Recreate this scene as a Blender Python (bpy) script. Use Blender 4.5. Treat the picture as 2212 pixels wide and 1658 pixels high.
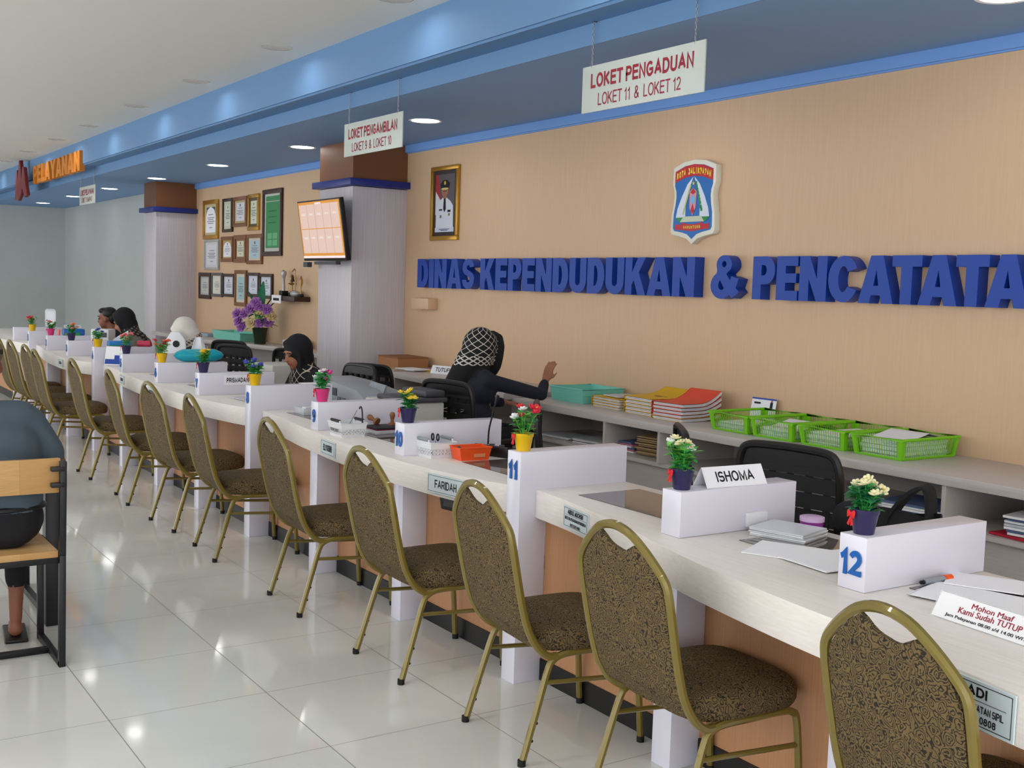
import bpy, bmesh, math, random
from mathutils import Vector, Matrix
import numpy as np
sc = bpy.context.scene
for o in list(bpy.data.objects): bpy.data.objects.remove(o)
COL = sc.collection
PI = math.pi
rnd = random.Random(7)

# ---------------- camera, world, exposure, light -------------------------
F_PX, PAN, TILT, ROLL = 2444.03, 0.983069, 0.084953, 0.031131
CAM = Vector((3.517, -1.627, 1.614))
fwd = Vector((-math.sin(PAN)*math.cos(TILT), math.cos(PAN)*math.cos(TILT), -math.sin(TILT)))
rgt = fwd.cross(Vector((0, 0, 1))).normalized(); upv = rgt.cross(fwd)
r2 = rgt*math.cos(ROLL) + upv*math.sin(ROLL); u2 = -rgt*math.sin(ROLL) + upv*math.cos(ROLL)
cam = bpy.data.cameras.new('camera'); cam.sensor_width = 36.0; cam.lens = 36.0*F_PX/2212
cam.clip_start = .05; cam.clip_end = 200
camo = bpy.data.objects.new('camera', cam); COL.objects.link(camo)
m3 = Matrix((r2, u2, -fwd)).transposed(); camo.matrix_world = Matrix.Translation(CAM) @ m3.to_4x4()
sc.camera = camo
sc.view_settings.view_transform = 'Standard'; sc.view_settings.look = 'None'
sc.view_settings.gamma = 1.0; sc.view_settings.use_curve_mapping = False
sc.view_settings.exposure = 0.55
w = bpy.data.worlds.new('world'); sc.world = w; w.use_nodes = True
w.node_tree.nodes['Background'].inputs[0].default_value = (.96, .98, 1, 1)
w.node_tree.nodes['Background'].inputs[1].default_value = 1.62
SOFFIT_LAMP = 9.0      # emission of the soffit downlights
HALL_LAMP = 60.0        # emission of the hall ceiling downlights
HALL_ROW = 15.0         # emission of the row beside the blue fascia
sc.cycles.max_bounces = 6; sc.cycles.diffuse_bounces = 3; sc.cycles.glossy_bounces = 3; sc.cycles.use_adaptive_sampling = True; sc.cycles.adaptive_threshold = 0.1
sc.cycles.transmission_bounces = 4; sc.cycles.transparent_max_bounces = 8
sc.cycles.sample_clamp_indirect = 4.0; sc.cycles.caustics_reflective = False; sc.cycles.caustics_refractive = False

# ---------------- materials ----------------------------------------------
def lin(c):
    return tuple(((x/255)/12.92 if x/255 <= .04045 else ((x/255+.055)/1.055)**2.4) for x in c)
MATS = {}
def mat(name, c, rough=.5, metal=0, spec=.5, emit=0, alpha=1, trans=0, coat=0, ior=1.45):
    if name in MATS: return MATS[name]
    m = bpy.data.materials.new(name); m.use_nodes = True
    b = m.node_tree.nodes['Principled BSDF']; L = lin(c)
    b.inputs['Base Color'].default_value = (*L, 1); b.inputs['Roughness'].default_value = rough
    b.inputs['Metallic'].default_value = metal; b.inputs['Specular IOR Level'].default_value = spec
    b.inputs['Alpha'].default_value = alpha; b.inputs['Transmission Weight'].default_value = trans
    b.inputs['Coat Weight'].default_value = coat; b.inputs['IOR'].default_value = ior
    if emit:
        b.inputs['Emission Color'].default_value = (*L, 1); b.inputs['Emission Strength'].default_value = emit
    MATS[name] = m; return m
class NT:
    def __init__(s, m): s.t = m.node_tree; s.b = s.t.nodes['Principled BSDF']
    def n(s, ty, **k):
        x = s.t.nodes.new(ty)
        for a, v in k.items(): setattr(x, a, v)
        return x
    def l(s, a, b): s.t.links.new(a, b)
    def val(s, inp, v):
        if hasattr(v, 'is_output') or isinstance(v, bpy.types.NodeSocket): s.l(v, inp)
        else: inp.default_value = v
    def math(s, op, a, b=None, c=None):
        x = s.n('ShaderNodeMath', operation=op)
        for i, v in enumerate((a, b, c)):
            if v is not None: s.val(x.inputs[i], v)
        return x.outputs[0]
    def coord(s, kind='Object', scale=(1, 1, 1), rot=(0, 0, 0)):
        tc = s.n('ShaderNodeTexCoord'); mp = s.n('ShaderNodeMapping')
        mp.inputs['Scale'].default_value = scale; mp.inputs['Rotation'].default_value = rot
        s.l(tc.outputs[kind], mp.inputs[0]); return mp.outputs[0]
    def noise(s, vec, scale, detail=2, rough=.5, dist=0):
        x = s.n('ShaderNodeTexNoise'); s.l(vec, x.inputs['Vector'])
        x.inputs['Scale'].default_value = scale; x.inputs['Detail'].default_value = detail
        x.inputs['Roughness'].default_value = rough; x.inputs['Distortion'].default_value = dist
        return x.outputs['Fac']
    def mix(s, f, a, b):
        x = s.n('ShaderNodeMix', data_type='RGBA')
        s.val(x.inputs[0], f)
        for i, v in ((6, a), (7, b)):
            if isinstance(v, tuple): x.inputs[i].default_value = (*lin(v), 1)
            else: s.l(v, x.inputs[i])
        return x.outputs[2]
    def ramp(s, f, p0, p1):
        x = s.n('ShaderNodeMapRange'); s.l(f, x.inputs[0]); x.inputs[1].default_value = p0; x.inputs[2].default_value = p1
        return x.outputs[0]
    def sep(s, vec):
        x = s.n('ShaderNodeSeparateXYZ'); s.l(vec, x.inputs[0]); return x.outputs
    def base(s, c): s.l(c, s.b.inputs['Base Color'])
    def bump(s, h, strength=.3, dist=.002):
        x = s.n('ShaderNodeBump'); x.inputs['Strength'].default_value = strength; x.inputs['Distance'].default_value = dist
        s.l(h, x.inputs['Height']); s.l(x.outputs[0], s.b.inputs['Normal'])
def grain(name, c1, c2, scale, rough, s=14, spec=.5, kind='Object', lo=.3, hi=.7):
    m = mat(name, c1, rough, spec=spec); t = NT(m)
    v = t.coord(kind, scale); f = t.ramp(t.noise(v, s, 4, .6), lo, hi)
    t.base(t.mix(f, c1, c2)); return m
M_WALL = grain('peach_wall', (226, 191, 155), (221, 185, 148), (7, 7, .3), .5, 10)
M_WALLW = grain('grey_wall', (198, 202, 200), (194, 198, 196), (1, 1, 1), .6, 3)
M_CEIL = mat('ceiling_white', (240, 238, 232), .8)
M_SOFFIT = mat('soffit_blue', (134, 172, 220), .6)
M_LIP = mat('fascia_blue', (110, 150, 194), .6)
M_CORN = mat('cornice_blue', (126, 172, 236), .5)
M_PILLAR = grain('pillar_laminate', (222, 216, 222), (206, 199, 205), (9, 9, .2), .4, 9)
M_BROWN = mat('brown_band', (126, 80, 50), .5)
M_NAVY = mat('navy_cap', (28, 46, 132), .35)
M_PANEL = grain('orange_wood', (196, 145, 106), (184, 132, 92), (30, 30, .5), .42, 8)
M_POST = mat('white_lacquer', (230, 228, 242), .22)
M_TOP = grain('pale_wood_top', (244, 238, 232), (234, 227, 220), (.7, 22, 22), .3, 6)
M_CRED = grain('grey_laminate', (208, 200, 196), (198, 190, 186), (.7, 22, 22), .35, 6)
M_BLACK = mat('black_board', (20, 19, 20), .45)
M_GLASSTOP = mat('dark_glass', (96, 88, 84), .04, spec=.9)
M_GOLD = mat('olive_gold_tube', (124, 108, 46), .3, metal=.25, coat=.5)
M_RUBBER = mat('black_rubber', (14, 14, 14), .7)
M_WHITE = mat('white_paper', (250, 250, 255), .6)
M_PAPER2 = mat('grey_paper', (206, 210, 218), .65)
M_WPLAST = mat('white_plastic', (236, 238, 242), .35)
M_BPLAST = mat('black_plastic', (17, 17, 19), .4)
M_MESH = mat('black_mesh', (24, 24, 26), .75)
M_INK = mat('black_ink', (18, 18, 24), .6)
M_MAROON = mat('maroon_letter', (150, 22, 48), .5)
M_SIGN = mat('sign_board', (200, 208, 202), .35)
M_BLUEL = mat('blue_letter', (12, 66, 168), .45)
M_NUM = mat('blue_number', (14, 96, 178), .4)
M_ORANGE = mat('orange_letter', (220, 132, 28), .4)
M_MARD = mat('dark_maroon', (118, 34, 44), .45)
M_CHROME = mat('steel', (160, 160, 164), .3, metal=.9)
M_CARD = mat('cardboard', (176, 124, 82), .75)
M_KRAFT = mat('kraft_paper', (188, 160, 120), .6)
M_MINT = mat('mint_plastic', (128, 214, 196), .4)
M_LIME = mat('lime_plastic', (128, 210, 30), .35)
M_YEL = mat('yellow_folder', (232, 184, 28), .55)
M_RED = mat('red_folder', (236, 84, 58), .55)
M_SKIN = mat('skin', (168, 112, 84), .55)
M_SKIN2 = mat('skin_dark', (136, 84, 62), .55)
M_HAIR = mat('black_hair', (16, 13, 13), .5)
M_LIPC = mat('lips', (150, 74, 66), .5)
M_EYE = mat('eye_dark', (22, 16, 14), .3)
M_BLKCLOTH = mat('black_cloth', (19, 19, 24), .85)
M_NAVYCLOTH = mat('navy_cloth', (30, 34, 48), .85)
M_GREEN = mat('leaf_green', (62, 178, 84), .5)
M_GREEN2 = mat('leaf_light', (122, 204, 84), .5)
M_TEALG = mat('leaf_dark', (34, 122, 82), .5)
M_GREYP = mat('grey_plastic', (150, 156, 164), .4)
M_BEIGEP = mat('beige_plastic', (206, 206, 200), .45)
M_DARKP = mat('dark_grey_plastic', (66, 66, 72), .45)
M_CLEAR = mat('clear_acrylic', (240, 245, 250), .05, alpha=.35)
M_GFRAME = mat('gold_frame', (196, 148, 58), .3, metal=.6)
M_DFRAME = mat('dark_frame', (62, 40, 30), .4)
M_BFRAME = mat('brown_frame', (134, 86, 50), .4)
M_SFRAME = mat('silver_frame', (188, 186, 184), .35, metal=.3)
# glossy floor tiles: 0.6 m grid, thin grey joints
M_FLOOR = mat('floor_tile', (226, 224, 218), .07, spec=.55)
t = NT(M_FLOOR); v = t.coord('Object'); s = t.sep(v)
def joint(x, wd):
    f = t.math('FRACT', t.math('DIVIDE', x, .6)); a = t.math('ABSOLUTE', t.math('SUBTRACT', f, .5))
    return t.math('GREATER_THAN', a, .5-wd)
g = t.math('MAXIMUM', joint(s[0], .0032), joint(s[1], .0032))
cl = t.ramp(t.noise(v, 1.3, 3), .35, .65)
t.base(t.mix(g, t.mix(cl, (226, 228, 224), (217, 219, 215)), (150, 146, 140)))
t.l(t.math('ADD', t.math('MULTIPLY', g, .35), .07), t.b.inputs['Roughness'])
# chair fabric: swirled rosettes, thin dark lines on antique gold
M_FABRIC = mat('brocade_fabric', (96, 78, 46), .8)
t = NT(M_FABRIC); v = t.coord('Object')
nz = t.n('ShaderNodeTexNoise'); t.l(v, nz.inputs['Vector']); nz.inputs['Scale'].default_value = 55; nz.inputs['Detail'].default_value = 1
mx = t.n('ShaderNodeMix', data_type='VECTOR'); mx.inputs[0].default_value = .022; t.l(v, mx.inputs[4]); t.l(nz.outputs['Color'], mx.inputs[5])
vo = t.n('ShaderNodeTexVoronoi'); vo.inputs['Scale'].default_value = 32; vo.inputs['Randomness'].default_value = .75; t.l(mx.outputs[1], vo.inputs['Vector'])
ring = t.math('SINE', t.math('ADD', t.math('MULTIPLY', vo.outputs['Distance'], 33.0), t.math('MULTIPLY', t.noise(v, 120, 1), 4.5)))
f = t.ramp(ring, -.75, .05)
t.base(t.mix(f, (34, 26, 15), t.mix(t.noise(v, 14, 2), (116, 96, 60), (98, 80, 48))))
t.bump(f, .3, .001)
# butcher-block wood of the bench
M_BLOCK = mat('butcher_block', (216, 176, 118), .4)
t = NT(M_BLOCK); v = t.coord('Object', (1, 1, 1), (PI/2, 0, PI/2))
br = t.n('ShaderNodeTexBrick'); t.l(t.coord('Object', (1, 1, 1), (0, 0, PI/2)), br.inputs['Vector'])
br.inputs['Scale'].default_value = 1; br.inputs['Brick Width'].default_value = .22; br.inputs['Row Height'].default_value = .04
br.inputs['Mortar Size'].default_value = .0006; br.inputs['Color1'].default_value = (*lin((226, 190, 130)), 1); br.inputs['Color2'].default_value = (*lin((200, 152, 96)), 1)
br.inputs['Mortar'].default_value = (*lin((160, 116, 70)), 1)
ng = t.noise(t.coord('Object', (20, 2, 20)), 9, 3)
t.base(t.mix(t.ramp(ng, .2, .9), br.outputs['Color'], (190, 146, 92)))
# headscarf cloth: a diagonal lattice laid round the vertical axis of the head
def lattice(name, bg, fg, c, k, wd, zlo, zhi, band=None, hem=None):
    m = mat(name, bg, .85); t = NT(m); o = t.sep(t.coord('Object'))
    az = t.math('MULTIPLY', t.math('ARCTAN2', t.math('SUBTRACT', o[1], c[1]), t.math('SUBTRACT', o[0], c[0])), .1); zz = o[2]
    def ln(x):
        f = t.math('FRACT', t.math('ADD', x, 50.0)); return t.math('LESS_THAN', t.math('ABSOLUTE', t.math('SUBTRACT', f, .5)), wd)
    gg = t.math('MAXIMUM', ln(t.math('MULTIPLY', t.math('ADD', az, zz), k)), ln(t.math('MULTIPLY', t.math('SUBTRACT', az, zz), k)))
    inz = t.math('MULTIPLY', t.math('GREATER_THAN', zz, zlo), t.math('LESS_THAN', zz, zhi)); f = t.math('MULTIPLY', gg, inz)
    if hem: f = t.math('MAXIMUM', f, t.math('MULTIPLY', gg, t.math('LESS_THAN', zz, hem)))
    if band:      # greek key border
        b0, b1 = band; u = t.math('FRACT', t.math('ADD', t.math('MULTIPLY', az, 34.0), 50.0)); q = t.math('FRACT', t.math('MULTIPLY', t.math('SUBTRACT', zz, b0), 2.0/(b1-b0)))
        key = t.math('GREATER_THAN', t.math('ABSOLUTE', t.math('SUBTRACT', t.math('ABSOLUTE', t.math('SUBTRACT', u, .5)), t.math('ABSOLUTE', t.math('SUBTRACT', q, .5)))), .14)
        ib = t.math('MULTIPLY', t.math('GREATER_THAN', zz, b0), t.math('LESS_THAN', zz, b1)); f = t.math('MAXIMUM', f, t.math('MULTIPLY', t.math('SUBTRACT', 1.0, key), ib))
    t.base(t.mix(f, bg, fg)); return m
M_CAMO = lattice('patterned_cap', (52, 48, 40), (120, 110, 88), (0, 0), 22, .25, -9, 9)

# ---------------- mesh helpers -------------------------------------------
class MB:
    def __init__(s): s.bm = bmesh.new(); s.mats = []
    def mi(s, m):
        if m not in s.mats: s.mats.append(m)
        return s.mats.index(m)
    def _take(s, tb, m, M=None, sm=True):
        if M is not None: bmesh.ops.transform(tb, matrix=M, verts=tb.verts)
        i = s.mi(m)
        for f in tb.faces: f.material_index = i; f.smooth = sm
        me = bpy.data.meshes.new('tmp'); tb.to_mesh(me); tb.free(); s.bm.from_mesh(me); bpy.data.meshes.remove(me); return s
    def box(s, c, sz, m, bev=0, rz=0, M=None, seg=2):
        tb = bmesh.new(); bmesh.ops.create_cube(tb, size=1)
        bmesh.ops.scale(tb, vec=sz, verts=tb.verts)
        if bev: bmesh.ops.bevel(tb, geom=tb.edges, offset=bev, segments=seg, profile=.5, affect='EDGES')
        MM = Matrix.Translation(c) @ Matrix.Rotation(rz, 4, 'Z')
        return s._take(tb, m, MM if M is None else M @ MM)
    def bb(s, x0, x1, y0, y1, z0, z1, m, bev=0):
        return s.box(((x0+x1)/2, (y0+y1)/2, (z0+z1)/2), (x1-x0, y1-y0, z1-z0), m, bev)
    def prism(s, pts, h, m, M=None, bev=0):
        """polygon in local xy, extruded from z=0 to z=h, then placed by M"""
        tb = bmesh.new(); vs = [tb.verts.new((x, y, 0)) for x, y in pts]; f = tb.faces.new(vs)
        if h:
            r = bmesh.ops.extrude_face_region(tb, geom=[f])
            bmesh.ops.translate(tb, vec=(0, 0, h), verts=[v for v in r['geom'] if isinstance(v, bmesh.types.BMVert)])
            bmesh.ops.recalc_face_normals(tb, faces=tb.faces)
            if bev: bmesh.ops.bevel(tb, geom=tb.edges, offset=bev, segments=2, profile=.5, affect='EDGES')
        return s._take(tb, m, M)
    def lathe(s, prof, m, n=16, M=None):
        tb = bmesh.new(); rings = []
        for r, z in prof:
            rings.append([tb.verts.new((r*math.cos(2*PI*k/n), r*math.sin(2*PI*k/n), z)) for k in range(n)] if r > 1e-6 else [tb.verts.new((0, 0, z))])
        for a, b in zip(rings, rings[1:]):
            for k in range(n):
                k2 = (k+1) % n
                if len(a) == 1 and len(b) == 1: continue
                if len(a) == 1: tb.faces.new((a[0], b[k2], b[k]))
                elif len(b) == 1: tb.faces.new((a[k], a[k2], b[0]))
                else: tb.faces.new((a[k], a[k2], b[k2], b[k]))
        bmesh.ops.recalc_face_normals(tb, faces=tb.faces); return s._take(tb, m, M)
    def tube(s, path, r, m, n=8, closed=False, M=None):
        P = [Vector(p) for p in path]; N = len(P); tb = bmesh.new(); rings = []; prev = None
        for i in range(N):
            if closed: d = P[(i+1) % N]-P[i-1]
            else: d = P[min(i+1, N-1)]-P[max(i-1, 0)]
            d.normalize()
            if prev is None:
                a = Vector((0, 0, 1)) if abs(d.z) < .9 else Vector((1, 0, 0)); x = d.cross(a).normalized()
            else:
                x = prev - d*prev.dot(d); x = x.normalized() if x.length > 1e-6 else d.orthogonal().normalized()
            prev = x; y = d.cross(x); rr = r[i] if isinstance(r, (list, tuple)) else r
            rings.append([tb.verts.new(P[i]+(x*math.cos(2*PI*(k+.5)/n)+y*math.sin(2*PI*(k+.5)/n))*rr) for k in range(n)])
        pr = list(zip(rings, rings[1:])) + ([(rings[-1], rings[0])] if closed else [])
        for a, b in pr:
            for k in range(n): tb.faces.new((a[k], a[(k+1) % n], b[(k+1) % n], b[k]))
        if not closed: tb.faces.new(rings[0][::-1]); tb.faces.new(rings[-1])
        bmesh.ops.recalc_face_normals(tb, faces=tb.faces); return s._take(tb, m, M)
    def ell(s, c, r, m, seg=12, M=None, rings=None):
        tb = bmesh.new(); bmesh.ops.create_uvsphere(tb, u_segments=seg, v_segments=rings or max(6, seg*2//3), radius=1)
        bmesh.ops.scale(tb, vec=r, verts=tb.verts)
        MM = Matrix.Translation(c); return s._take(tb, m, MM if M is None else M @ MM)
    def grid(s, fn, nu, nv, m, M=None, thick=0):
        tb = bmesh.new(); V = [[tb.verts.new(fn(i/nu, j/nv)) for j in range(nv+1)] for i in range(nu+1)]
        for i in range(nu):
            for j in range(nv): tb.faces.new((V[i][j], V[i+1][j], V[i+1][j+1], V[i][j+1]))
        if thick:
            tb.normal_update(); W_ = [[tb.verts.new(v.co-v.normal*thick) for v in row] for row in V]
            for i in range(nu):
                for j in range(nv): tb.faces.new((W_[i][j+1], W_[i+1][j+1], W_[i+1][j], W_[i][j]))
            for i in range(nu):
                for j in (0, nv): tb.faces.new((V[i][j], V[i+1][j], W_[i+1][j], W_[i][j]))
            for j in range(nv):
                for i in (0, nu): tb.faces.new((V[i][j], V[i][j+1], W_[i][j+1], W_[i][j]))
        bmesh.ops.recalc_face_normals(tb, faces=tb.faces); return s._take(tb, m, M, not thick)
    def text(s, st, m, M, width=None, height=None, ext=.0006, bold=0, space=1):
        me = text_mesh(st, ext, bold, space); x0, x1, y0, y1 = me['bb']
        sx = width/(x1-x0) if width else None; sy = height/(y1-y0) if height else None
        if sx is None: sx = sy
        if sy is None: sy = sx
        T = M @ Matrix.Diagonal((sx, sy, 1, 1)) @ Matrix.Translation((-(x0+x1)/2, -(y0+y1)/2, 0))
        tb = bmesh.new(); tb.from_mesh(bpy.data.meshes[me['name']]); return s._take(tb, m, T)
    def build(s, name, parent=None, loc=(0, 0, 0), rz=0, ang=38, smooth=True):
        me = bpy.data.meshes.new(name); s.bm.to_mesh(me); s.bm.free()
        for m in s.mats: me.materials.append(m)
        if not smooth:
            for p in me.polygons: p.use_smooth = False
        else:
            me.set_sharp_from_angle(angle=math.radians(ang))
        o = bpy.data.objects.new(name, me); COL.objects.link(o); o.location = loc; o.rotation_euler = (0, 0, rz)
        if parent is not None: o.parent = parent
        return o
_tx = {}
def text_mesh(st, ext, bold, space):
    k = (st, ext, bold, space)
    if k in _tx: return _tx[k]
    cu = bpy.data.curves.new('txt', 'FONT'); cu.body = st; cu.size = 1; cu.extrude = ext; cu.offset = bold; cu.space_character = space
    cu.align_x = 'CENTER'; cu.align_y = 'CENTER'; cu.resolution_u = 4
    o = bpy.data.objects.new('txt', cu); COL.objects.link(o); dg = bpy.context.evaluated_depsgraph_get(); dg.update()
    me = bpy.data.meshes.new_from_object(o.evaluated_get(dg)); bpy.data.objects.remove(o); bpy.data.curves.remove(cu)
    xs = [v.co.x for v in me.vertices]; ys = [v.co.y for v in me.vertices]
    me.name = 'glyphs%d' % len(_tx)
    _tx[k] = {'name': me.name, 'bb': (min(xs), max(xs), min(ys), max(ys))}; return _tx[k]
# plain sans lettering drawn as strokes: width, list of polylines in a 0..1 high body
def A_(cx, cy, rx, ry, a0, a1, n=8): return [(cx+rx*math.cos(math.radians(a0+(a1-a0)*i/n)), cy+ry*math.sin(math.radians(a0+(a1-a0)*i/n))) for i in range(n+1)]
SF = {'A': (.74, [[(0, 0), (.37, 1), (.74, 0)], [(.14, .33), (.60, .33)]]), 'B': (.62, [[(0, 0), (0, 1), (.34, 1)]+A_(.36, .76, .22, .24, 90, -90)+[(0, .52)], [(.36, .52)]+A_(.38, .26, .24, .26, 90, -90)+[(0, 0)]]),
 'C': (.68, [A_(.36, .5, .36, .5, 42, 318, 16)]), 'D': (.66, [[(0, 0), (0, 1), (.28, 1)]+A_(.28, .5, .38, .5, 90, -90, 12)+[(0, 0)]]), 'E': (.58, [[(.58, 1), (0, 1), (0, 0), (.58, 0)], [(0, .53), (.52, .53)]]),
 'F': (.54, [[(.54, 1), (0, 1), (0, 0)], [(0, .52), (.48, .52)]]), 'G': (.72, [A_(.37, .5, .37, .5, 45, 320, 16)+[(.70, .20), (.70, .46), (.40, .46)]]), 'H': (.62, [[(0, 0), (0, 1)], [(.62, 0), (.62, 1)], [(0, .53), (.62, .53)]]),
 'I': (.0, [[(0, 0), (0, 1)]]), 'J': (.44, [[(.44, 1), (.44, .26)]+A_(.22, .24, .22, .24, 0, -180)]), 'K': (.64, [[(0, 0), (0, 1)], [(.62, 1), (0, .38)], [(.2, .56), (.64, 0)]]), 'L': (.5, [[(0, 1), (0, 0), (.5, 0)]]),
 'M': (.76, [[(0, 0), (0, 1), (.38, .1), (.76, 1), (.76, 0)]]), 'N': (.62, [[(0, 0), (0, 1), (.62, 0), (.62, 1)]]), 'O': (.76, [A_(.38, .5, .38, .5, 90, 450, 24)]), 'P': (.58, [[(0, 0), (0, 1), (.34, 1)]+A_(.34, .73, .24, .27, 90, -90)+[(0, .46)]]),
 'R': (.64, [[(0, 0), (0, 1), (.36, 1)]+A_(.36, .74, .24, .26, 90, -90)+[(0, .48)], [(.34, .48), (.64, 0)]]), 'S': (.6, [A_(.3, .75, .28, .25, 25, 200, 9)+A_(.26, .62, .26, .14, 210, 262, 3)+A_(.34, .36, .26, .16, 82, 30, 3)+A_(.3, .25, .3, .25, 20, -160, 9)]),
 'T': (.62, [[(.31, 0), (.31, 1)], [(0, 1), (.62, 1)]]), 'U': (.62, [[(0, 1), (0, .3)]+A_(.31, .3, .31, .3, 180, 360, 10)+[(.62, 1)]]), 'W': (.96, [[(0, 1), (.24, 0), (.48, .95), (.72, 0), (.96, 1)]]), 'Y': (.66, [[(0, 1), (.33, .44), (.66, 1)], [(.33, .44), (.33, 0)]]),
 'X': (.64, [[(0, 0), (.64, 1)], [(0, 1), (.64, 0)]]), 'Z': (.6, [[(0, 1), (.6, 1), (0, 0), (.6, 0)]]), 'V': (.7, [[(0, 1), (.35, 0), (.7, 1)]]),
 '0': (.5, [A_(.25, .5, .25, .5, 90, 450, 20)]), '1': (.3, [[(0, .74), (.14, .82), (.26, 1), (.26, 0)]]), '2': (.52, [A_(.26, .73, .25, .27, 165, -25, 9)+[(.42, .48), (.02, .02), (.52, .02)]]), '3': (.5, [A_(.24, .75, .22, .25, 160, -80, 9)+[(.2, .53)], [(.24, .53)]+A_(.24, .27, .25, .27, 85, -160, 10)]),
 '4': (.56, [[(.4, 0), (.4, 1), (0, .3), (.56, .3)]]), '5': (.52, [[(.48, 1), (.1, 1), (.04, .5)]+A_(.25, .31, .26, .31, 130, -155, 12)]), '6': (.52, [A_(.28, .72, .22, .28, 40, 160, 6)+A_(.26, .4, .25, .3, 150, 180, 2)+A_(.26, .3, .26, .3, 180, 540, 16)]), '7': (.52, [[(0, 1), (.52, 1), (.3, .55), (.2, 0)]]),
 '8': (.52, [A_(.26, .76, .22, .24, 90, 450, 14), A_(.26, .27, .26, .27, 90, 450, 14)]), '9': (.52, [A_(.26, .7, .26, .3, 0, 360, 16)+A_(.26, .6, .26, .3, 0, -30, 2)+A_(.24, .28, .22, .28, -20, -140, 6)]), '&': (.68, [[(.66, 0), (.16, .66)]+A_(.29, .8, .17, .2, 215, -40, 10)+[(.1, .42)]+A_(.26, .25, .26, .25, 130, 320, 9)+[(.62, .42)]]),
 '/': (.34, [[(0, -.05), (.34, 1.05)]]), '.': (.0, [[(0, 0), (0, .06)]]), '(': (.18, [A_(.3, .45, .3, .62, 120, 240, 8)]), ')': (.18, [A_(-.12, .45, .3, .62, 60, -60, 8)]), '-': (.3, [[(0, .45), (.3, .45)]])}
def stroke_mesh(st, sw, ext, gap=.16):
    """flat stroked lettering, stroke width sw relative to the 1 high body"""
    tb = bmesh.new(); x = 0
    for c in st:
        if c == ' ': x += .3; continue
        w_, pls = SF[c]
        for pi, pl in enumerate(pls):
            P = [Vector((x+sw/2+a, sw/2+b*(1-sw))) for a, b in pl]; P = [p for i, p in enumerate(P) if i == 0 or (p-P[i-1]).length > 1e-4]; closed = (P[0]-P[-1]).length < 1e-3
            if closed: P = P[:-1]
            n = len(P); L = []; R_ = []
            for i in range(n):
                a = P[i-1] if (i > 0 or closed) else None; b = P[(i+1) % n] if (i < n-1 or closed) else None
                d1 = (P[i]-a).normalized() if a is not None else None; d2 = (b-P[i]).normalized() if b is not None else None
                if d1 is None: nn = Vector((-d2.y, d2.x)); q = P[i]-d2*(0 if n > 2 and False else 0)
                elif d2 is None: nn = Vector((-d1.y, d1.x))
                else:
                    n1, n2 = Vector((-d1.y, d1.x)), Vector((-d2.y, d2.x)); s_ = n1+n2
                    nn = s_/max(.38, s_.dot(n1)) if s_.length > .2 else n1
                e = P[i]
                if not closed and n >= 2 and i in (0, n-1): e = P[i]+((d1 if d1 is not None else -d2) * (sw/2 if abs((d1 or d2).x) < .02 or abs((d1 or d2).y) < .02 else 0))
                L.append(e+nn*sw/2); R_.append(e-nn*sw/2)
            vl = [tb.verts.new((p.x, p.y, .0003*pi)) for p in L]; vr = [tb.verts.new((p.x, p.y, .0003*pi)) for p in R_]
            for i in range(n if closed else n-1): tb.faces.new((vl[i], vr[i], vr[(i+1) % n], vl[(i+1) % n]))
        x += w_+sw+gap
    if ext:
        r = bmesh.ops.extrude_face_region(tb, geom=tb.faces[:]); bmesh.ops.translate(tb, vec=(0, 0, ext), verts=[v for v in r['geom'] if isinstance(v, bmesh.types.BMVert)])
    bmesh.ops.recalc_face_normals(tb, faces=tb.faces); return tb
def sans(mb, st, m, M, width=None, height=None, sw=.17, ext=.0006, gap=.12):
    k = (height or 1)
    tb = stroke_mesh(st, sw, ext, gap); xs = [v.co.x for v in tb.verts]; x0, x1 = min(xs), max(xs)
    sx = width/(x1-x0) if width else k
    sy = height or sx
    return mb._take(tb, m, M @ Matrix.Diagonal((sx, sy, 1, 1)) @ Matrix.Translation((-(x0+x1)/2, -.5, 0)))
def frame_m(o, x, y):
    """matrix with local x, y axes and z = x cross y at origin o"""
    x = Vector(x).normalized(); y = Vector(y); y = (y - x*y.dot(x)).normalized(); z = x.cross(y)
    M = Matrix((x, y, z)).transposed().to_4x4(); M.translation = Vector(o); return M
FRONT = lambda o: frame_m(o, (1, 0, 0), (0, 0, 1))      # faces -Y
SIDE = lambda o: frame_m(o, (0, 1, 0), (0, 0, 1))       # faces +X
def tag(o, label, cat, group=None, kind=None):
    if label: o['label'] = label
    if cat: o['category'] = cat
    if group: o['group'] = group
    if kind: o['kind'] = kind
    return o
def thing(name, label, cat, loc=(0, 0, 0), rz=0, group=None):
    o = bpy.data.objects.new(name, None); COL.objects.link(o); o.location = loc; o.rotation_euler = (0, 0, rz)
    o.empty_display_size = .05; return tag(o, label, cat, group)
def struct(mb, name, loc=(0, 0, 0)):
    o = mb.build(name, None, loc); o['kind'] = 'structure'; return o
def copy_tree(o, loc, rz, label, group=None):
    def rec(src, par):
        c = src.copy(); COL.objects.link(c); c.parent = par
        for ch in src.children: rec(ch, c)
        return c
    c = rec(o, None); c.location = loc; c.rotation_euler = (0, 0, rz); c['label'] = label
    if group: c['group'] = group
    return c
def crom(pts, k=6, closed=False):
    P = [Vector(p) for p in pts]; out = []; N = len(P)
    for i in range(N if closed else N-1):
        g = lambda j: P[j % N] if closed else P[max(0, min(N-1, j))]
        a, b, c, d = g(i-1), g(i), g(i+1), g(i+2)
        for q in range(k):
            t = q/k; out.append(.5*((2*b)+(c-a)*t+(2*a-5*b+4*c-d)*t*t+(3*b-a-3*c+d)*t**3))
    if not closed: out.append(P[-1])
    return out
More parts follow.
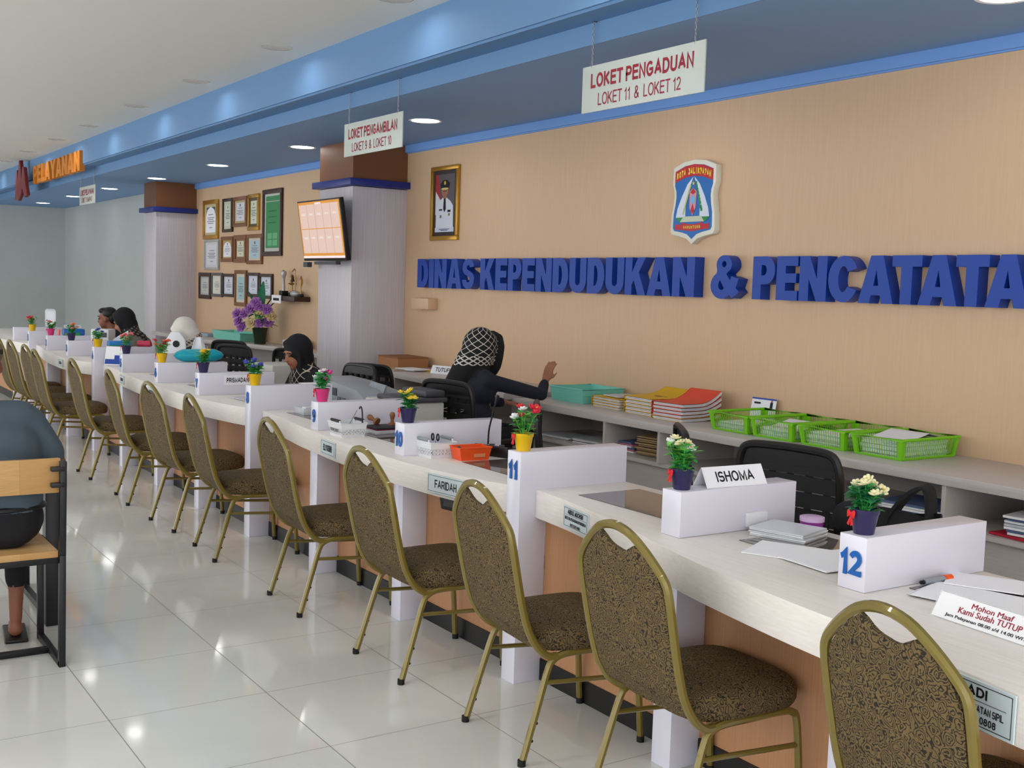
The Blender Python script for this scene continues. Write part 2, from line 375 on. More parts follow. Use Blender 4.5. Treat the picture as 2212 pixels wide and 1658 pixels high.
def lerp_pts(tab, x):
    if x <= tab[0][0]: return tab[0][1]
    for (a, b), (c, d) in zip(tab, tab[1:]):
        if x <= c:
            t = (x-a)/(c-a); t = t*t*(3-2*t)*.5 + t*.5; return b+(d-b)*t
    return tab[-1][1]

# ---------------- the room ------------------------------------------------
YW, ZS, XE = 3.674, 2.958, -21.323           # back wall, soffit height, end wall
PR, PL = -6.394, -12.816                     # right faces of the two pillars
struct(MB().bb(XE, 8, -7, YW, -.08, 0, M_FLOOR), 'floor')
struct(MB().bb(PL, 8, YW, YW+.1, 0, 3.3, M_WALL), 'wall_back')
struct(MB().bb(XE, PL, YW, YW+.1, 0, 3.3, M_WALLW), 'wall_back_left')
struct(MB().bb(XE-.1, XE, -7, YW+.1, 0, 3.8, M_WALLW), 'wall_end')
HALL = [(x, 1.74) for x in (-18.5, -16.6, -14.7, -12.72, -10.92, -8.85, -6.9, -4.95, -3.0, -1.05, .9, 2.9, 4.9)]+[(x, y) for y in (-1.2, -4.2) for x in (-18, -14.4, -10.8, -7.2, -3.6, 0, 3.6, 6)]
ceil_o = MB().bb(XE, 8, -7, 2.03, 3.40, 3.5, M_CEIL).build('ceiling', smooth=False)
mb = MB()
for x, y in HALL: mb.lathe([(0, -.02), (.12, -.02), (.12, .057), (0, .057)], M_CEIL, 24, Matrix.Translation((x, y, 3.40)))
cut = mb.build('cutter', smooth=False); md = ceil_o.modifiers.new('holes', 'BOOLEAN'); md.operation = 'DIFFERENCE'; md.object = cut; md.solver = 'EXACT'
dg = bpy.context.evaluated_depsgraph_get(); dg.update(); me = bpy.data.meshes.new_from_object(ceil_o.evaluated_get(dg)); ceil_o.modifiers.clear(); ceil_o.data = me
bpy.data.objects.remove(cut); ceil_o['kind'] = 'structure'
struct(MB().bb(XE, 8, 2.23, YW, ZS, ZS+.117, M_SOFFIT), 'ceiling_soffit')
mb = MB(); mb.bb(XE, 8, 2.03, 2.13, 3.092, 3.5, M_LIP); mb.bb(XE, 8, 2.045, 2.235, ZS+.117, ZS+.15, M_LIP); mb.bb(XE, 8, 2.222, 2.23, ZS, ZS+.117, M_LIP)
struct(mb, 'trim_1')
for k, (a, b) in enumerate(((PR, 8), (PL, PR-.765))):
    mb = MB(); mb.bb(a, b, YW-.03, YW, ZS-.068, ZS, M_CORN); mb.bb(a, b, YW-.012, YW, ZS-.078, ZS-.068, M_CORN); struct(mb, 'trim_%d' % (k+2))
def pillar(xr, wd, label):
    x0 = xr-wd; p = thing('pillar', label, 'pillar', ((x0+xr)/2, (3.09+YW)/2, 0)); L = wd/2; D = (YW-3.09)/2
    MB().bb(-L, L, -D, D, 0, 2.53, M_PILLAR, .004).build('shaft', p)
    mb = MB(); mb.bb(-L-.06, L+.07, -D-.06, D, 2.535, 2.60, M_NAVY, .006); mb.build('cap_moulding', p)
    MB().bb(-L, L, -D, D, 2.60, ZS, M_BROWN).build('upper_band', p)
pillar(PR, .765, 'pale pillar with navy cap and brown band, holding the screen')
pillar(PL, .60, 'farther pale pillar with navy cap, left of the framed certificates')

def downlight(x, y, z, power, label, group, r=.115):
    d = thing('downlight', label, 'ceiling light', (x, y, z), 0, group)
    MB().lathe([(r, -.001), (r*1.16, -.004), (r*1.2, -.001), (r*1.2, .0), (r, .0)], M_WPLAST, 28).build('trim_ring', d)
    m = mat('lamp_glow_%g' % power, (255, 252, 248), .5, emit=power)
    MB().lathe([(0, -.006), (r*.7, -.005), (r, -.001)], m, 28).build('diffuser', d)
for k, x in enumerate((.44, -2.25, -4.79, -7.33, -9.87, -12.37, -14.9, -17.35, -19.9)):
    downlight(x, 2.97, ZS, SOFFIT_LAMP, ['soffit downlight at the top right corner of the photo', 'soffit downlight hidden behind the nearest hanging sign', 'largest lit soffit downlight, right of the second hanging sign', 'second lit soffit downlight, just left of the middle hanging sign', 'third lit soffit downlight, above the framed certificates', 'lit soffit downlight just above the farther pillar', 'lit soffit downlight right of the small far hanging sign', 'lit soffit downlight left of the small far hanging sign', 'farthest lit soffit downlight, beside the end wall'][k], 'soffit downlights')
for x, y in HALL:
    d = thing('downlight', 'round downlight recessed in the white hall ceiling', 'ceiling light', (x, y, 3.40), 0, 'hall ceiling downlights'); pw = HALL_LAMP if y < 0 else HALL_ROW
    MB().lathe([(.1195, .0), (.1195, .056), (.1175, .056), (.1175, .0)], mat('lamp_baffle', (46, 46, 46), .9, spec=.1), 24).build('reflector', d)
    MB().lathe([(0, .05), (.117, .05), (.117, .055), (0, .055)], mat('lamp_glow_%g' % pw, (255, 252, 248), .5, emit=pw), 24).build('diffuser', d)

def hang_sign(x0, x1, l1, l2, label):
    s = thing('hanging_sign', label, 'sign', ((x0+x1)/2, 2.20, 2.71)); W = (x1-x0)/2
    MB().bb(-W, W, -.004, .004, -.125, .125, M_SIGN, .001).build('board', s)
    mb = MB(); sans(mb, l1, M_MAROON, FRONT((0, -.005, .042)), 2*W*.84, .078, .2); sans(mb, l2, M_MAROON, FRONT((-.01, -.005, -.062)), 2*W*.68, .066, .12)
    mb.build('lettering', s, smooth=False)
    for sx in (-1, 1):
        mb = MB(); x = sx*W*.84
        for i in range(17):
            z = .105+i*.0165; a = (i % 2)*PI/2
            mb.tube([(x+math.cos(a)*.005*math.cos(q), math.sin(a)*.005*math.cos(q), z+.0105*math.sin(q)) for q in (0, PI/3, 2*PI/3, PI, 4*PI/3, 5*PI/3)], .0018, M_CHROME, 5, True)
        mb.box((x, .012, .368), (.012, .036, .012), M_DARKP)
        mb.build('chain', s)
hang_sign(-1.611, -.631, 'LOKET PENGADUAN', 'LOKET 11  &  LOKET 12', 'nearest white hanging sign reading LOKET PENGADUAN')
hang_sign(-4.686, -3.725, 'LOKET PENGAMBILAN', 'LOKET 9  &  LOKET 10', 'middle white hanging sign reading LOKET PENGAMBILAN')
hang_sign(-13.468, -12.565, 'LOKET PELAYANAN', 'LOKET 1 SAMPAI 7', 'small far white hanging sign near the farther pillar')

# letters on the fascia
s = tag(MB().prism([(-.5, -.27), (-.42, .12), (-.33, .2), (-.26, .02), (-.16, .33), (-.06, .33), (.04, .02), (.14, .22), (.26, .2), (.36, -.05), (.5, -.24), (.3, -.27), (.1, -.1), (-.02, -.22), (-.22, -.3)], .05, M_MARD, FRONT((0, 0, 0)), .006).build('maroon_emblem', None, (-16.05, 1.93, 3.06)),
        'dark maroon ornament mounted on the fascia left of the orange letters', 'sign')

# main wall lettering
def arc(cx, cy, rx, ry, a0, a1, n=10): return [(cx+rx*math.cos(math.radians(a0+(a1-a0)*i/n)), cy+ry*math.sin(math.radians(a0+(a1-a0)*i/n))) for i in range(n+1)]
def glyph(c):
    """heavy grotesque capitals on a 1 high body: width, outlines, counters"""
    if c == 'I': return .33, [[(0, 0), (.33, 0), (.33, 1), (0, 1)]], []
    if c == 'D': return .76, [[(0, 0)]+[(.3, 0)]+arc(.36, .5, .40, .5, -90, 90, 14)+[(0, 1)]], [[(.3, .22)]+arc(.34, .5, .12, .28, -90, 90, 8)+[(.3, .78)]]
    if c == 'N': return .80, [[(0, 0), (.28, 0), (.28, .5), (.52, 0), (.80, 0), (.80, 1), (.52, 1), (.52, .5), (.28, 1), (0, 1)]], []
    if c == 'A': return .92, [[(0, 0), (.30, 0), (.345, .17), (.575, .17), (.62, 0), (.92, 0), (.62, 1), (.30, 1)]], [[(.395, .37), (.525, .37), (.46, .7)]]
    if c == 'S': return .74, [arc(.37, .70, .355, .30, 8, 180, 12)+arc(.42, .66, .405, .23, 190, 245, 4)+[(.40, .40)]+arc(.34, .31, .13, .09, 60, -120, 8)+[(.26, .30), (0, .30)]+arc(.36, .31, .36, .31, 190, 360, 14)+arc(.38, .33, .36, .26, 5, 62, 5)+[(.38, .62)]+arc(.37, .71, .10, .08, 245, 40, 8)+[(.46, .71)]], []
    if c == 'K': return .84, [[(0, 0), (.28, 0), (.28, .27), (.36, .40), (.53, 0), (.84, 0), (.55, .60), (.82, 1), (.51, 1), (.28, .60), (.28, 1), (0, 1)]], []
    if c == 'E': return .66, [[(0, 0), (.66, 0), (.66, .22), (.28, .22), (.28, .40), (.61, .40), (.61, .61), (.28, .61), (.28, .78), (.65, .78), (.65, 1), (0, 1)]], []
    if c == 'P': return .72, [[(0, 0), (.28, 0), (.28, .35)]+arc(.40, .675, .32, .325, -90, 90, 12)+[(0, 1)]], [[(.28, .56)]+arc(.36, .68, .09, .12, -90, 90, 6)+[(.28, .80)]]
    if c == 'U': return .78, [[(0, 1), (0, .38)]+arc(.39, .36, .39, .36, 180, 360, 14)+[(.78, .38), (.78, 1), (.50, 1), (.50, .38)]+arc(.39, .33, .11, .11, 0, -180, 8)+[(.28, .38), (.28, 1)]], []
    if c == 'C': return .80, [arc(.42, .5, .42, .5, 28, 180, 12)+arc(.42, .5, .42, .5, 190, 332, 12)+[(.54, .34)]+arc(.42, .5, .14, .28, -40, -180, 8)+arc(.42, .5, .14, .28, 170, 40, 8)+[(.54, .66)]], []
    if c == 'T': return .74, [[(.23, 0), (.51, 0), (.51, .77), (.74, .77), (.74, 1), (0, 1), (0, .77), (.23, .77)]], []
    if c == '&': return .92, [arc(.36, .30, .36, .32, 120, 300, 12)+[(.62, .08), (.70, 0), (.92, .15), (.82, .25)]+[(.90, .46), (.66, .52), (.63, .42), (.50, .57)]+arc(.42, .79, .25, .22, -30, 200, 12)+[(.2, .64)]], [arc(.42, .80, .075, .075, 0, 330, 8), [(.30, .43)]+arc(.36, .30, .11, .11, 150, 320, 6)]
def block_letter(c, x0, x1, h_, dep, m, parent, yb):
    w_, outs, holes = glyph(c); cu = bpy.data.curves.new('gl', 'CURVE'); cu.dimensions = '2D'; cu.fill_mode = 'BOTH'; cu.extrude = dep/2
    for pl in outs+holes:
        sp_ = cu.splines.new('POLY'); sp_.points.add(len(pl)-1); sp_.use_cyclic_u = True
        for p_, (a, b_) in zip(sp_.points, pl): p_.co = (a*(x1-x0)/w_, b_*h_, 0, 1)
    o = bpy.data.objects.new('gl', cu); COL.objects.link(o); dg = bpy.context.evaluated_depsgraph_get(); dg.update()
    me = bpy.data.meshes.new_from_object(o.evaluated_get(dg)); bpy.data.objects.remove(o); tb = bmesh.new(); tb.from_mesh(me)
    bmesh.ops.remove_doubles(tb, verts=tb.verts, dist=1e-5)
    mb = MB(); mb._take(tb, m, FRONT((x0, yb, 0)) @ Matrix.Translation((0, 0, 0))); return mb.build('letter', parent, ang=30)
def bigword(parent, word, x0, x1, h_=.268, dep=.085, m=None, yb=.0, gap=.05):
    ws = [glyph(c)[0] for c in word]; tight = [(-.06 if (a in 'AT' and b in 'AT' and a != b) else gap) for a, b in zip(word, word[1:])]+[0]
    k = (x1-x0)/(sum(ws)+sum(tight)); x = x0
    for c, w_, g_ in zip(word, ws, tight): block_letter(c, x, x+w_*k, h_, dep, m or M_BLUEL, parent, yb); x += (w_+g_)*k
sg = thing('wall_lettering', 'large blue block letters DINAS KEPENDUDUKAN & PENCATATA on the wall', 'sign', (0, 3.584+.046, 1.588))
bigword(sg, 'DINAS', -5.99, -4.96); bigword(sg, 'KEPENDUDUKAN', -4.862, -2.15); bigword(sg, '&', -1.992, -1.732, .275); bigword(sg, 'PENCATATAN', -1.615, .48)

s = thing('fascia_lettering', 'orange block letters PELAYANAN on the blue fascia', 'sign', (-14.1, 1.985, 3.0))
_g0 = glyph
def glyph(c):
    if c == 'L': return .6, [[(0, 0), (.6, 0), (.6, .22), (.28, .22), (.28, 1), (0, 1)]], []
    if c == 'Y': return .86, [[(.29, 0), (.57, 0), (.57, .4), (.86, 1), (.56, 1), (.43, .66), (.30, 1), (0, 1), (.29, .4)]], []
    return _g0(c)
bigword(s, 'PELAYANAN', -1.56, 1.55, .27, .07, M_ORANGE, .04)

# city crest
cr = thing('city_crest', 'painted shield crest on the wall above the blue letters', 'crest', (-2.235, YW, 2.245))
def shield(k, dx=0):
    pts = [(-.195, .205), (-.1, .238), (0, .248), (.1, .238), (.195, .205), (.198, .1), (.182, .06), (.178, .02), (.186, -.04), (.2, -.1), (.204, -.2), (.19, -.222), (.11, -.235), (.05, -.25), (0, -.285), (-.05, -.25), (-.11, -.235), (-.19, -.222), (-.204, -.2), (-.2, -.1), (-.186, -.04), (-.178, .02), (-.182, .06), (-.198, .1)]
    return [(x*k, y*k) for x, y in pts]
M_CREAM = mat('crest_cream', (240, 238, 222), .4); M_CBLUE = mat('crest_blue', (10, 108, 190), .4); M_CRR = mat('crest_red', (196, 24, 38), .4)
M_CYEL = mat('crest_yellow', (246, 214, 70), .4); M_CGRN = mat('crest_green', (28, 140, 60), .4); M_CPINK = mat('crest_pink', (222, 150, 172), .4); M_CLB = mat('crest_light_blue', (120, 190, 226), .4); M_CW = mat('crest_white', (226, 232, 248), .4); M_CST = mat('crest_steps', (206, 214, 186), .4)
MB().prism(shield(1.06), .05, M_CREAM, FRONT((0, 0, 0)), .002).build('shield_body', cr)
def flat(name, polys, y):
    mb = MB()
    for q, (pts, m) in enumerate(polys): mb.prism(pts, .0009, m, FRONT((0, y-.0004*min(q, 2), 0)))
    return mb.build(name, cr, smooth=False)
flat('blue_field', [(shield(.94), M_CBLUE)], -.050)
flat('title_banner', [([(-.185, .115), (-.185, .19), (-.09, .222), (0, .232), (.09, .222), (.185, .19), (.185, .115), (.09, .145), (0, .155), (-.09, .145)], M_CRR)], -.0515); flat('motto_ribbon', [([(-.17, -.2), (-.165, -.165), (-.11, -.17), (-.1, -.155), (-.05, -.165), (0, -.168), (.05, -.165), (.1, -.155), (.11, -.17), (.165, -.165), (.17, -.2), (.1, -.205), (0, -.215), (-.1, -.205)], M_CRR)], -.0515)
sailL = [(-.005, .15), (-.06, .1), (-.11, .02), (-.15, -.06), (-.165, -.125), (-.07, -.12), (-.07, -.04), (-.05, .04)]
flat('sail', [(sailL, M_CW)], -.0515); flat('sail', [([(-x, y) for x, y in sailL], M_CW)], -.0515)
flat('mandau', [([(-.03, -.06), (-.034, .05), (0, .075), (.034, .05), (.03, -.06), (0, -.11)], M_CPINK), ([(-.028, .045), (0, .072), (.028, .045), (0, .03)], M_CRR), ([(-.02, -.08), (0, -.1), (.02, -.08), (0, -.03)], M_CRR)], -.0525)
flat('globe', [([(.024*math.cos(a*PI/8), -.005+.028*math.sin(a*PI/8)) for a in range(16)], M_CLB)], -.054)
flat('star', [([((.016 if a % 2 == 0 else .006)*math.sin(a*PI/5), .105+(.016 if a % 2 == 0 else .006)*math.cos(a*PI/5)) for a in range(10)], M_CYEL)], -.0525)
flat('leaf_sprig', [([(.02+.05*t+.012*sg_, .12-.16*t-.0), (.033+.055*t+.016*sg_, .118-.16*t), (.036+.055*t, .098-.16*t), (.024+.05*t, .095-.16*t)], M_CGRN) for t in (0, .14, .28, .42, .56, .7, .84, 1, 1.12) for sg_ in (0,)], -.0528)
flat('rice_sprig', [([(-.03-.06*t, .1-.18*t), (-.02-.06*t, .09-.18*t), (-.028-.06*t, .075-.18*t), (-.038-.06*t, .085-.18*t)], mat('crest_rice', (200, 208, 120), .5)) for t in [i/11 for i in range(12)]], -.0528)
flat('land', [([(-.17, -.12), (-.09, -.12), (-.12, -.155), (-.13, -.15)], M_CGRN), ([(.17, -.12), (.09, -.12), (.12, -.155), (.13, -.15)], M_CGRN), ([(-.085, -.115), (.085, -.115), (.12, -.152), (-.12, -.152)], M_CST)], -.0528)
for wd_, i0 in (('KOTA', 0), ('BALIKPAPAN', 5)):
    mb = MB()
    for i, c in enumerate(wd_):
        x = -.158+(i+i0)*.0226; sans(mb, c, M_CYEL, FRONT((x, -.0535, .189-1.15*x*x)), .006 if c == 'I' else .0175, .044, .3)
    mb.build('banner_word', cr, smooth=False)
mb = MB()
for i, c in enumerate('MANUNTUNG'): sans(mb, c, M_CYEL, FRONT((-.076+i*.019, -.0535, -.188+.4*(-.076+i*.019)**2)), .014, .021, .22)
mb.build('motto', cr, smooth=False)

# official portrait
def frame_thing(label, x, z, wd, ht, mf, bw, group=None, paper=(232, 232, 236), inner=None, name='framed_certificate', cat='certificate', mat2=None):
    f = thing(name, label, cat, (x, YW-.001, z), 0, group); mb = MB()
    for (a, b, c, d) in ((-wd/2, wd/2, ht/2-bw, ht/2), (-wd/2, wd/2, -ht/2, -ht/2+bw), (-wd/2, -wd/2+bw, -ht/2+bw, ht/2-bw), (wd/2-bw, wd/2, -ht/2+bw, ht/2-bw)):
        mb.bb(a, b, -.028, 0, c, d, mf, .004)
    mb.build('frame', f)
    mb = MB(); mb.bb(-wd/2+bw, wd/2-bw, -.012, -.002, -ht/2+bw, ht/2-bw, mat2 or mat('mat_%d_%d_%d' % paper, paper, .5))
    if inner: inner(mb, wd-2*bw, ht-2*bw)
    mb.build('print', f, smooth=False)
    return f
def quad(mb, x0, x1, z0, z1, m, y): mb.prism([(x0, z0), (x1, z0), (x1, z1), (x0, z1)], .0004, m, FRONT((0, y, 0)))
def elp(cx, cz, rx, rz, n=18): return [(cx+rx*math.cos(2*PI*k/n), cz+rz*math.sin(2*PI*k/n)) for k in range(n)]
def portrait(mb, W, H):
    y = -.0125; a = lambda pts, m, d=0: mb.prism(pts, .0004, m, FRONT((0, y-d, 0)))
    W *= .82; H *= .88; q = lambda c: mat('print_%d_%d_%d' % c, c, .4)
    a([(-W/2, -H/2), (W/2, -H/2), (W/2, H/2), (-W/2, H/2)], q((92, 84, 88)))
    a([(-W/2, H*.02), (-W*.22, H*.02), (-W*.36, H/2), (-W/2, H/2)], q((176, 40, 48)), .0005)
    a([(-W/2, -H*.2), (-W*.1, -H*.05), (-W*.22, H*.05), (-W/2, H*.22)], q((224, 224, 230)), .0006)
    a([(-W*.46, -H*.46), (W*.46, -H*.46), (W*.44, -H*.05), (W*.3, H*.03), (W*.08, H*.1), (-W*.1, H*.1), (-W*.34, H*.02), (-W*.46, -H*.1)], q((226, 230, 242)), .0012)
    a(elp(0, H*.2, W*.17, H*.1), M_SKIN, .0018); a([(-W*.09, H*.08), (W*.09, H*.08), (W*.09, H*.16), (-W*.09, H*.16)], M_SKIN, .0016)
    a([(-W*.2, H*.24), (W*.2, H*.24), (W*.26, H*.33), (W*.1, H*.4), (-W*.1, H*.4), (-W*.26, H*.33)], M_INK, .0024)
    a(elp(0, H*.25, W*.2, H*.018), q((220, 200, 120)), .0028); a(elp(0, H*.35, W*.05, H*.035), q((214, 184, 90)), .0028)
    a([(-W*.05, H*.08), (W*.05, H*.08), (W*.07, -H*.1), (0, -H*.16), (-W*.07, -H*.1)], M_INK, .0024)
    a([(-W*.08, H*.215), (-W*.02, H*.215), (-W*.02, H*.2), (-W*.08, H*.2)], M_INK, .0026); a([(W*.08, H*.215), (W*.02, H*.215), (W*.02, H*.2), (W*.08, H*.2)], M_INK, .0026)
    a([(-W*.3, -H*.1), (-W*.12, -H*.1), (-W*.12, -H*.125), (-W*.3, -H*.125)], M_INK, .002); a(elp(-W*.2, -H*.23, W*.05, H*.03), q((120, 120, 110)), .002)
    a([(W*.16, -H*.12), (W*.32, -H*.12), (W*.32, -H*.16), (W*.16, -H*.16)], M_INK, .002); a(elp(W*.24, -H*.2, W*.05, H*.025), q((150, 120, 80)), .002)
    a([(-W*.5, -H*.5), (W*.5, -H*.5), (W*.5, -H*.42), (-W*.5, -H*.42)], q((214, 222, 240)), .0014)
    for k in (0, 1): a([(-W*.28+k*W*.1, -H*.455-k*H*.022), (W*.28-k*W*.1, -H*.455-k*H*.022), (W*.28-k*W*.1, -H*.445-k*H*.022), (-W*.28+k*W*.1, -H*.445-k*H*.022)], M_INK, .002)
frame_thing('gold framed portrait of an official in white uniform and black cap', -5.63, 2.37, .50, .68, M_GFRAME, .04, None, (52, 40, 38), portrait, 'framed_portrait', 'portrait')
tag(MB().bb(-6.08, -5.745, YW-.10, YW, 1.385, 1.487, M_WALL, .003).build('wall_box'), 'small peach cable box on the wall below the letter D', 'box')

# certificates
def cert(seal=True, tint=None, arch=False):
    def f(mb, W, H):
        q = mat('cert_text', (120, 120, 128), .6)
        pc = mat('cert_%s' % (tint,), tint or (232, 234, 238), .5); quad(mb, -W*.36, W*.36, -H*.4, H*.4, pc, -.0126)
        if arch: mb.prism([(-W*.4, -H*.42), (W*.4, -H*.42), (W*.4, H*.1), (W*.28, H*.32), (0, H*.42), (-W*.28, H*.32), (-W*.4, H*.1)], .0004, M_WHITE, FRONT((0, -.0132, 0)))
        if seal: mb.prism(elp(0, H*.29, W*.05, W*.05, 10), .0004, mat('cert_seal', (110, 96, 60), .5), FRONT((0, -.0138, 0)))
        for z, k in ((.16, .2), (.06, .28), (0, .22), (-.06, .3), (-.12, .24), (-.26, .12)): quad(mb, -W*k, W*k, H*z-H*.012, H*z+H*.012, q, -.0138)
    return f
def greencert(mb, W, H):
    quad(mb, -W*.42, W*.42, -H*.44, H*.46, mat('cert_green', (52, 140, 84), .4), -.0126); quad(mb, -W*.4, W*.4, H*.36, H*.375, M_SFRAME, -.0132)
    for z in (.2, .1, 0): quad(mb, -W*.25, W*.25, H*z-H*.008, H*z+H*.008, mat('cert_dkgreen', (30, 96, 60), .5), -.0132)
    for i in (0, 1):
        for j in (0, 1): quad(mb, -W*.3+i*W*.33, -W*.02+i*W*.33, -H*.4+j*H*.12, -H*.3+j*H*.12, mat('cert_ltgreen', (110, 184, 130), .5), -.0132)
G = 'framed certificates between the pillars'
for (x0, z1, x1, z0, mf, bw, fn, paper, lb) in (
    (-12.46, 2.70, -11.84, 2.16, M_GFRAME, .07, cert(False, (80, 84, 110), True), (206, 190, 150), 'wide gold framed certificate with arched print, leftmost of the top row'),
    (-11.65, 2.69, -11.27, 2.24, M_DFRAME, .05, cert(True, (226, 228, 206)), (210, 214, 190), 'slim black framed certificate, second in the top row'),
    (-11.24, 2.69, -10.73, 2.30, M_BFRAME, .06, cert(True), (200, 176, 140), 'brown framed certificate, third in the top row'),
    (-10.69, 2.70, -10.30, 2.24, M_GFRAME, .06, cert(True, (224, 226, 200)), (90, 76, 56), 'slim gold framed certificate next to the large green one'),
    (-10.17, 2.73, -9.54, 1.91, M_DFRAME, .07, greencert, (200, 200, 190), 'tallest frame, green certificate at the right end of the top row'),
    (-12.40, 2.15, -11.80, 1.73, M_SFRAME, .04, cert(False, (222, 224, 230)), (214, 214, 218), 'silver framed certificate, leftmost of the middle row'),
    (-11.70, 2.18, -11.23, 1.84, M_BFRAME, .06, cert(True, (196, 168, 110), True), (190, 160, 100), 'brown framed certificate with arched print in the middle row'),
    (-11.19, 2.19, -10.74, 1.83, M_BFRAME, .065, cert(True, (228, 226, 200)), (150, 110, 70), 'brown framed certificate with cream paper in the middle row'),
    (-10.71, 2.19, -10.18, 1.81, M_BFRAME, .06, cert(True, (184, 208, 222)), (220, 210, 190), 'brown framed certificate with pale blue print, right end of the middle row'),
    (-12.63, 1.69, -12.12, 1.32, M_DFRAME, .07, cert(False, (206, 204, 200)), (190, 190, 186), 'dark framed certificate at the left end of the bottom row'),
    (-12.09, 1.69, -11.65, 1.36, mat('grey_frame', (96, 92, 90), .4), .05, cert(False, (230, 230, 214)), (226, 226, 214), 'grey framed certificate, second in the bottom row'),
    (-11.62, 1.68, -11.17, 1.37, M_DFRAME, .05, cert(True, (226, 228, 240)), (214, 218, 232), 'dark framed certificate, third in the bottom row left of the brown frame'),
    (-11.15, 1.73, -10.72, 1.26, M_BFRAME, .06, cert(False, (170, 204, 208)), (226, 214, 190), 'narrow tall brown frame hanging lowest in the bottom row'),
    (-10.69, 1.70, -10.27, 1.39, M_DFRAME, .05, cert(True, (228, 230, 242)), (216, 220, 234), 'dark framed certificate just right of the lowest brown frame'),
    (-10.25, 1.69, -9.82, 1.38, M_DFRAME, .05, cert(True, (226, 230, 244)), (214, 218, 236), 'dark framed certificate at the right end of the bottom row')):
    frame_thing(lb, (x0+x1)/2, (z0+z1)/2, x1-x0, z1-z0, mf, bw*.8, G, paper, fn)

# trophy shelf
tag(MB().bb(-9.42, -8.69, YW-.2, YW, 1.375, 1.432, M_DFRAME, .004).build('wall_shelf'), 'short dark wall shelf carrying the trophies', 'shelf')
sp = tag(MB().bb(-9.34, -9.06, YW-.215, YW-.207, 1.345, 1.44, M_WHITE, .001).bb(-9.29, -9.11, YW-.2162, YW-.215, 1.375, 1.405, M_INK).build('shelf_plate', smooth=False), 'tiny white plate fixed to the front of the trophy shelf', 'sign')
M_TRO = mat('trophy_gold', (176, 140, 84), .3, metal=.5)
for i, (x, kind) in enumerate(((-9.28, 0), (-9.13, 1), (-8.93, 2), (-8.76, 3))):
    tr = thing('trophy', ['trophy with a round head on a black base, left end of shelf', 'small gold trophy behind the round headed one', 'trophy with a hanging bell on a stone base', 'slim gold spire trophy at the right end of the shelf'][i], 'trophy', (x, YW-.09 if i != 1 else YW-.05, 1.432), 0, 'trophies on the wall shelf')
    if kind == 0:
        MB().box((0, 0, .03), (.1, .08, .06), M_BLACK, .004).build('base', tr); MB().lathe([(0, .06), (.02, .06), (.015, .2), (.022, .22), (.035, .26), (.03, .29), (.0, .31)], M_SFRAME, 12).build('figure', tr)
    elif kind == 1:
        MB().box((0, 0, .02), (.08, .06, .04), M_BLACK, .003).build('base', tr); MB().lathe([(0, .04), (.01, .04), (.01, .13), (.05, .15), (.012, .16), (.028, .2), (.02, .24), (0, .26)], M_TRO, 12).build('figure', tr)
    elif kind == 2:
        MB().ell((0, 0, .03), (.1, .05, .04), M_SFRAME).build('base', tr); mb = MB(); mb.tube([(.0, 0, .05), (0, 0, .3), (-.03, 0, .32), (-.09, 0, .29)], .007, M_TRO, 6); mb.lathe([(0, .17), (.025, .17), (.012, .24), (0, .25)], M_DFRAME, 10, Matrix.Translation((-.08, 0, 0))); mb.build('figure', tr)
    else:
        MB().box((0, 0, .015), (.06, .05, .03), M_BLACK, .003).build('base', tr); MB().lathe([(0, .03), (.008, .03), (.006, .1), (.022, .16), (.018, .2), (0, .25)], M_TRO, 10).build('figure', tr)

# wall screen on the pillar
tv = thing('wall_screen', 'flat screen tilted down from the pillar, showing a pale grid', 'screen', (-6.735, 2.93, 2.11)); R = Matrix.Rotation(math.radians(8.5), 4, 'X')
MB().box((0, .015, 0), (1.0, .045, .59), M_BPLAST, .006, M=R).build('housing', tv)
M_SCR = mat('screen_peach', (228, 196, 182), .3, emit=.25); M_SCO = mat('screen_orange', (226, 150, 40), .3, emit=.22); M_SCW = mat('screen_white', (236, 220, 224), .3, emit=.35)
mb = MB(); mb.box((0, -.0085, .006), (.965, .002, .55), M_SCO, M=R); mb.box((0, -.0105, .018), (.91, .002, .475), M_SCR, M=R); mb.box((0, -.0105, -.257), (.965, .002, .022), M_SCW, M=R)
for i in range(1, 5): mb.box((-.455+i*.182, -.012, .018), (.004, .001, .475), mat('screen_line', (206, 160, 140), .3, emit=.18), M=R)
mb.box((0, -.012, .018), (.91, .001, .008), M_SCO, M=R); mb.box((0, -.012, .262), (.14, .001, .014), M_SCW, M=R)
for i in range(5):
    for z in (.16, -.07): mb.box((-.364+i*.182, -.012, z), (.09, .001, .02), mat('screen_pale', (236, 214, 206), .3, emit=.28), M=R)
mb.build('display', tv, smooth=False)
mb = MB(); mb.box((0, .10, .02), (.3, .12, .3), M_BPLAST, .01, M=R); mb.box((0, .13, .04), (.1, .06, .4), M_DARKP); mb.box((-.42, .04, -.33), (.1, .05, .05), M_DARKP); mb.box((.1, .02, -.315), (.5, .05, .03), M_DARKP); mb.build('mount', tv)

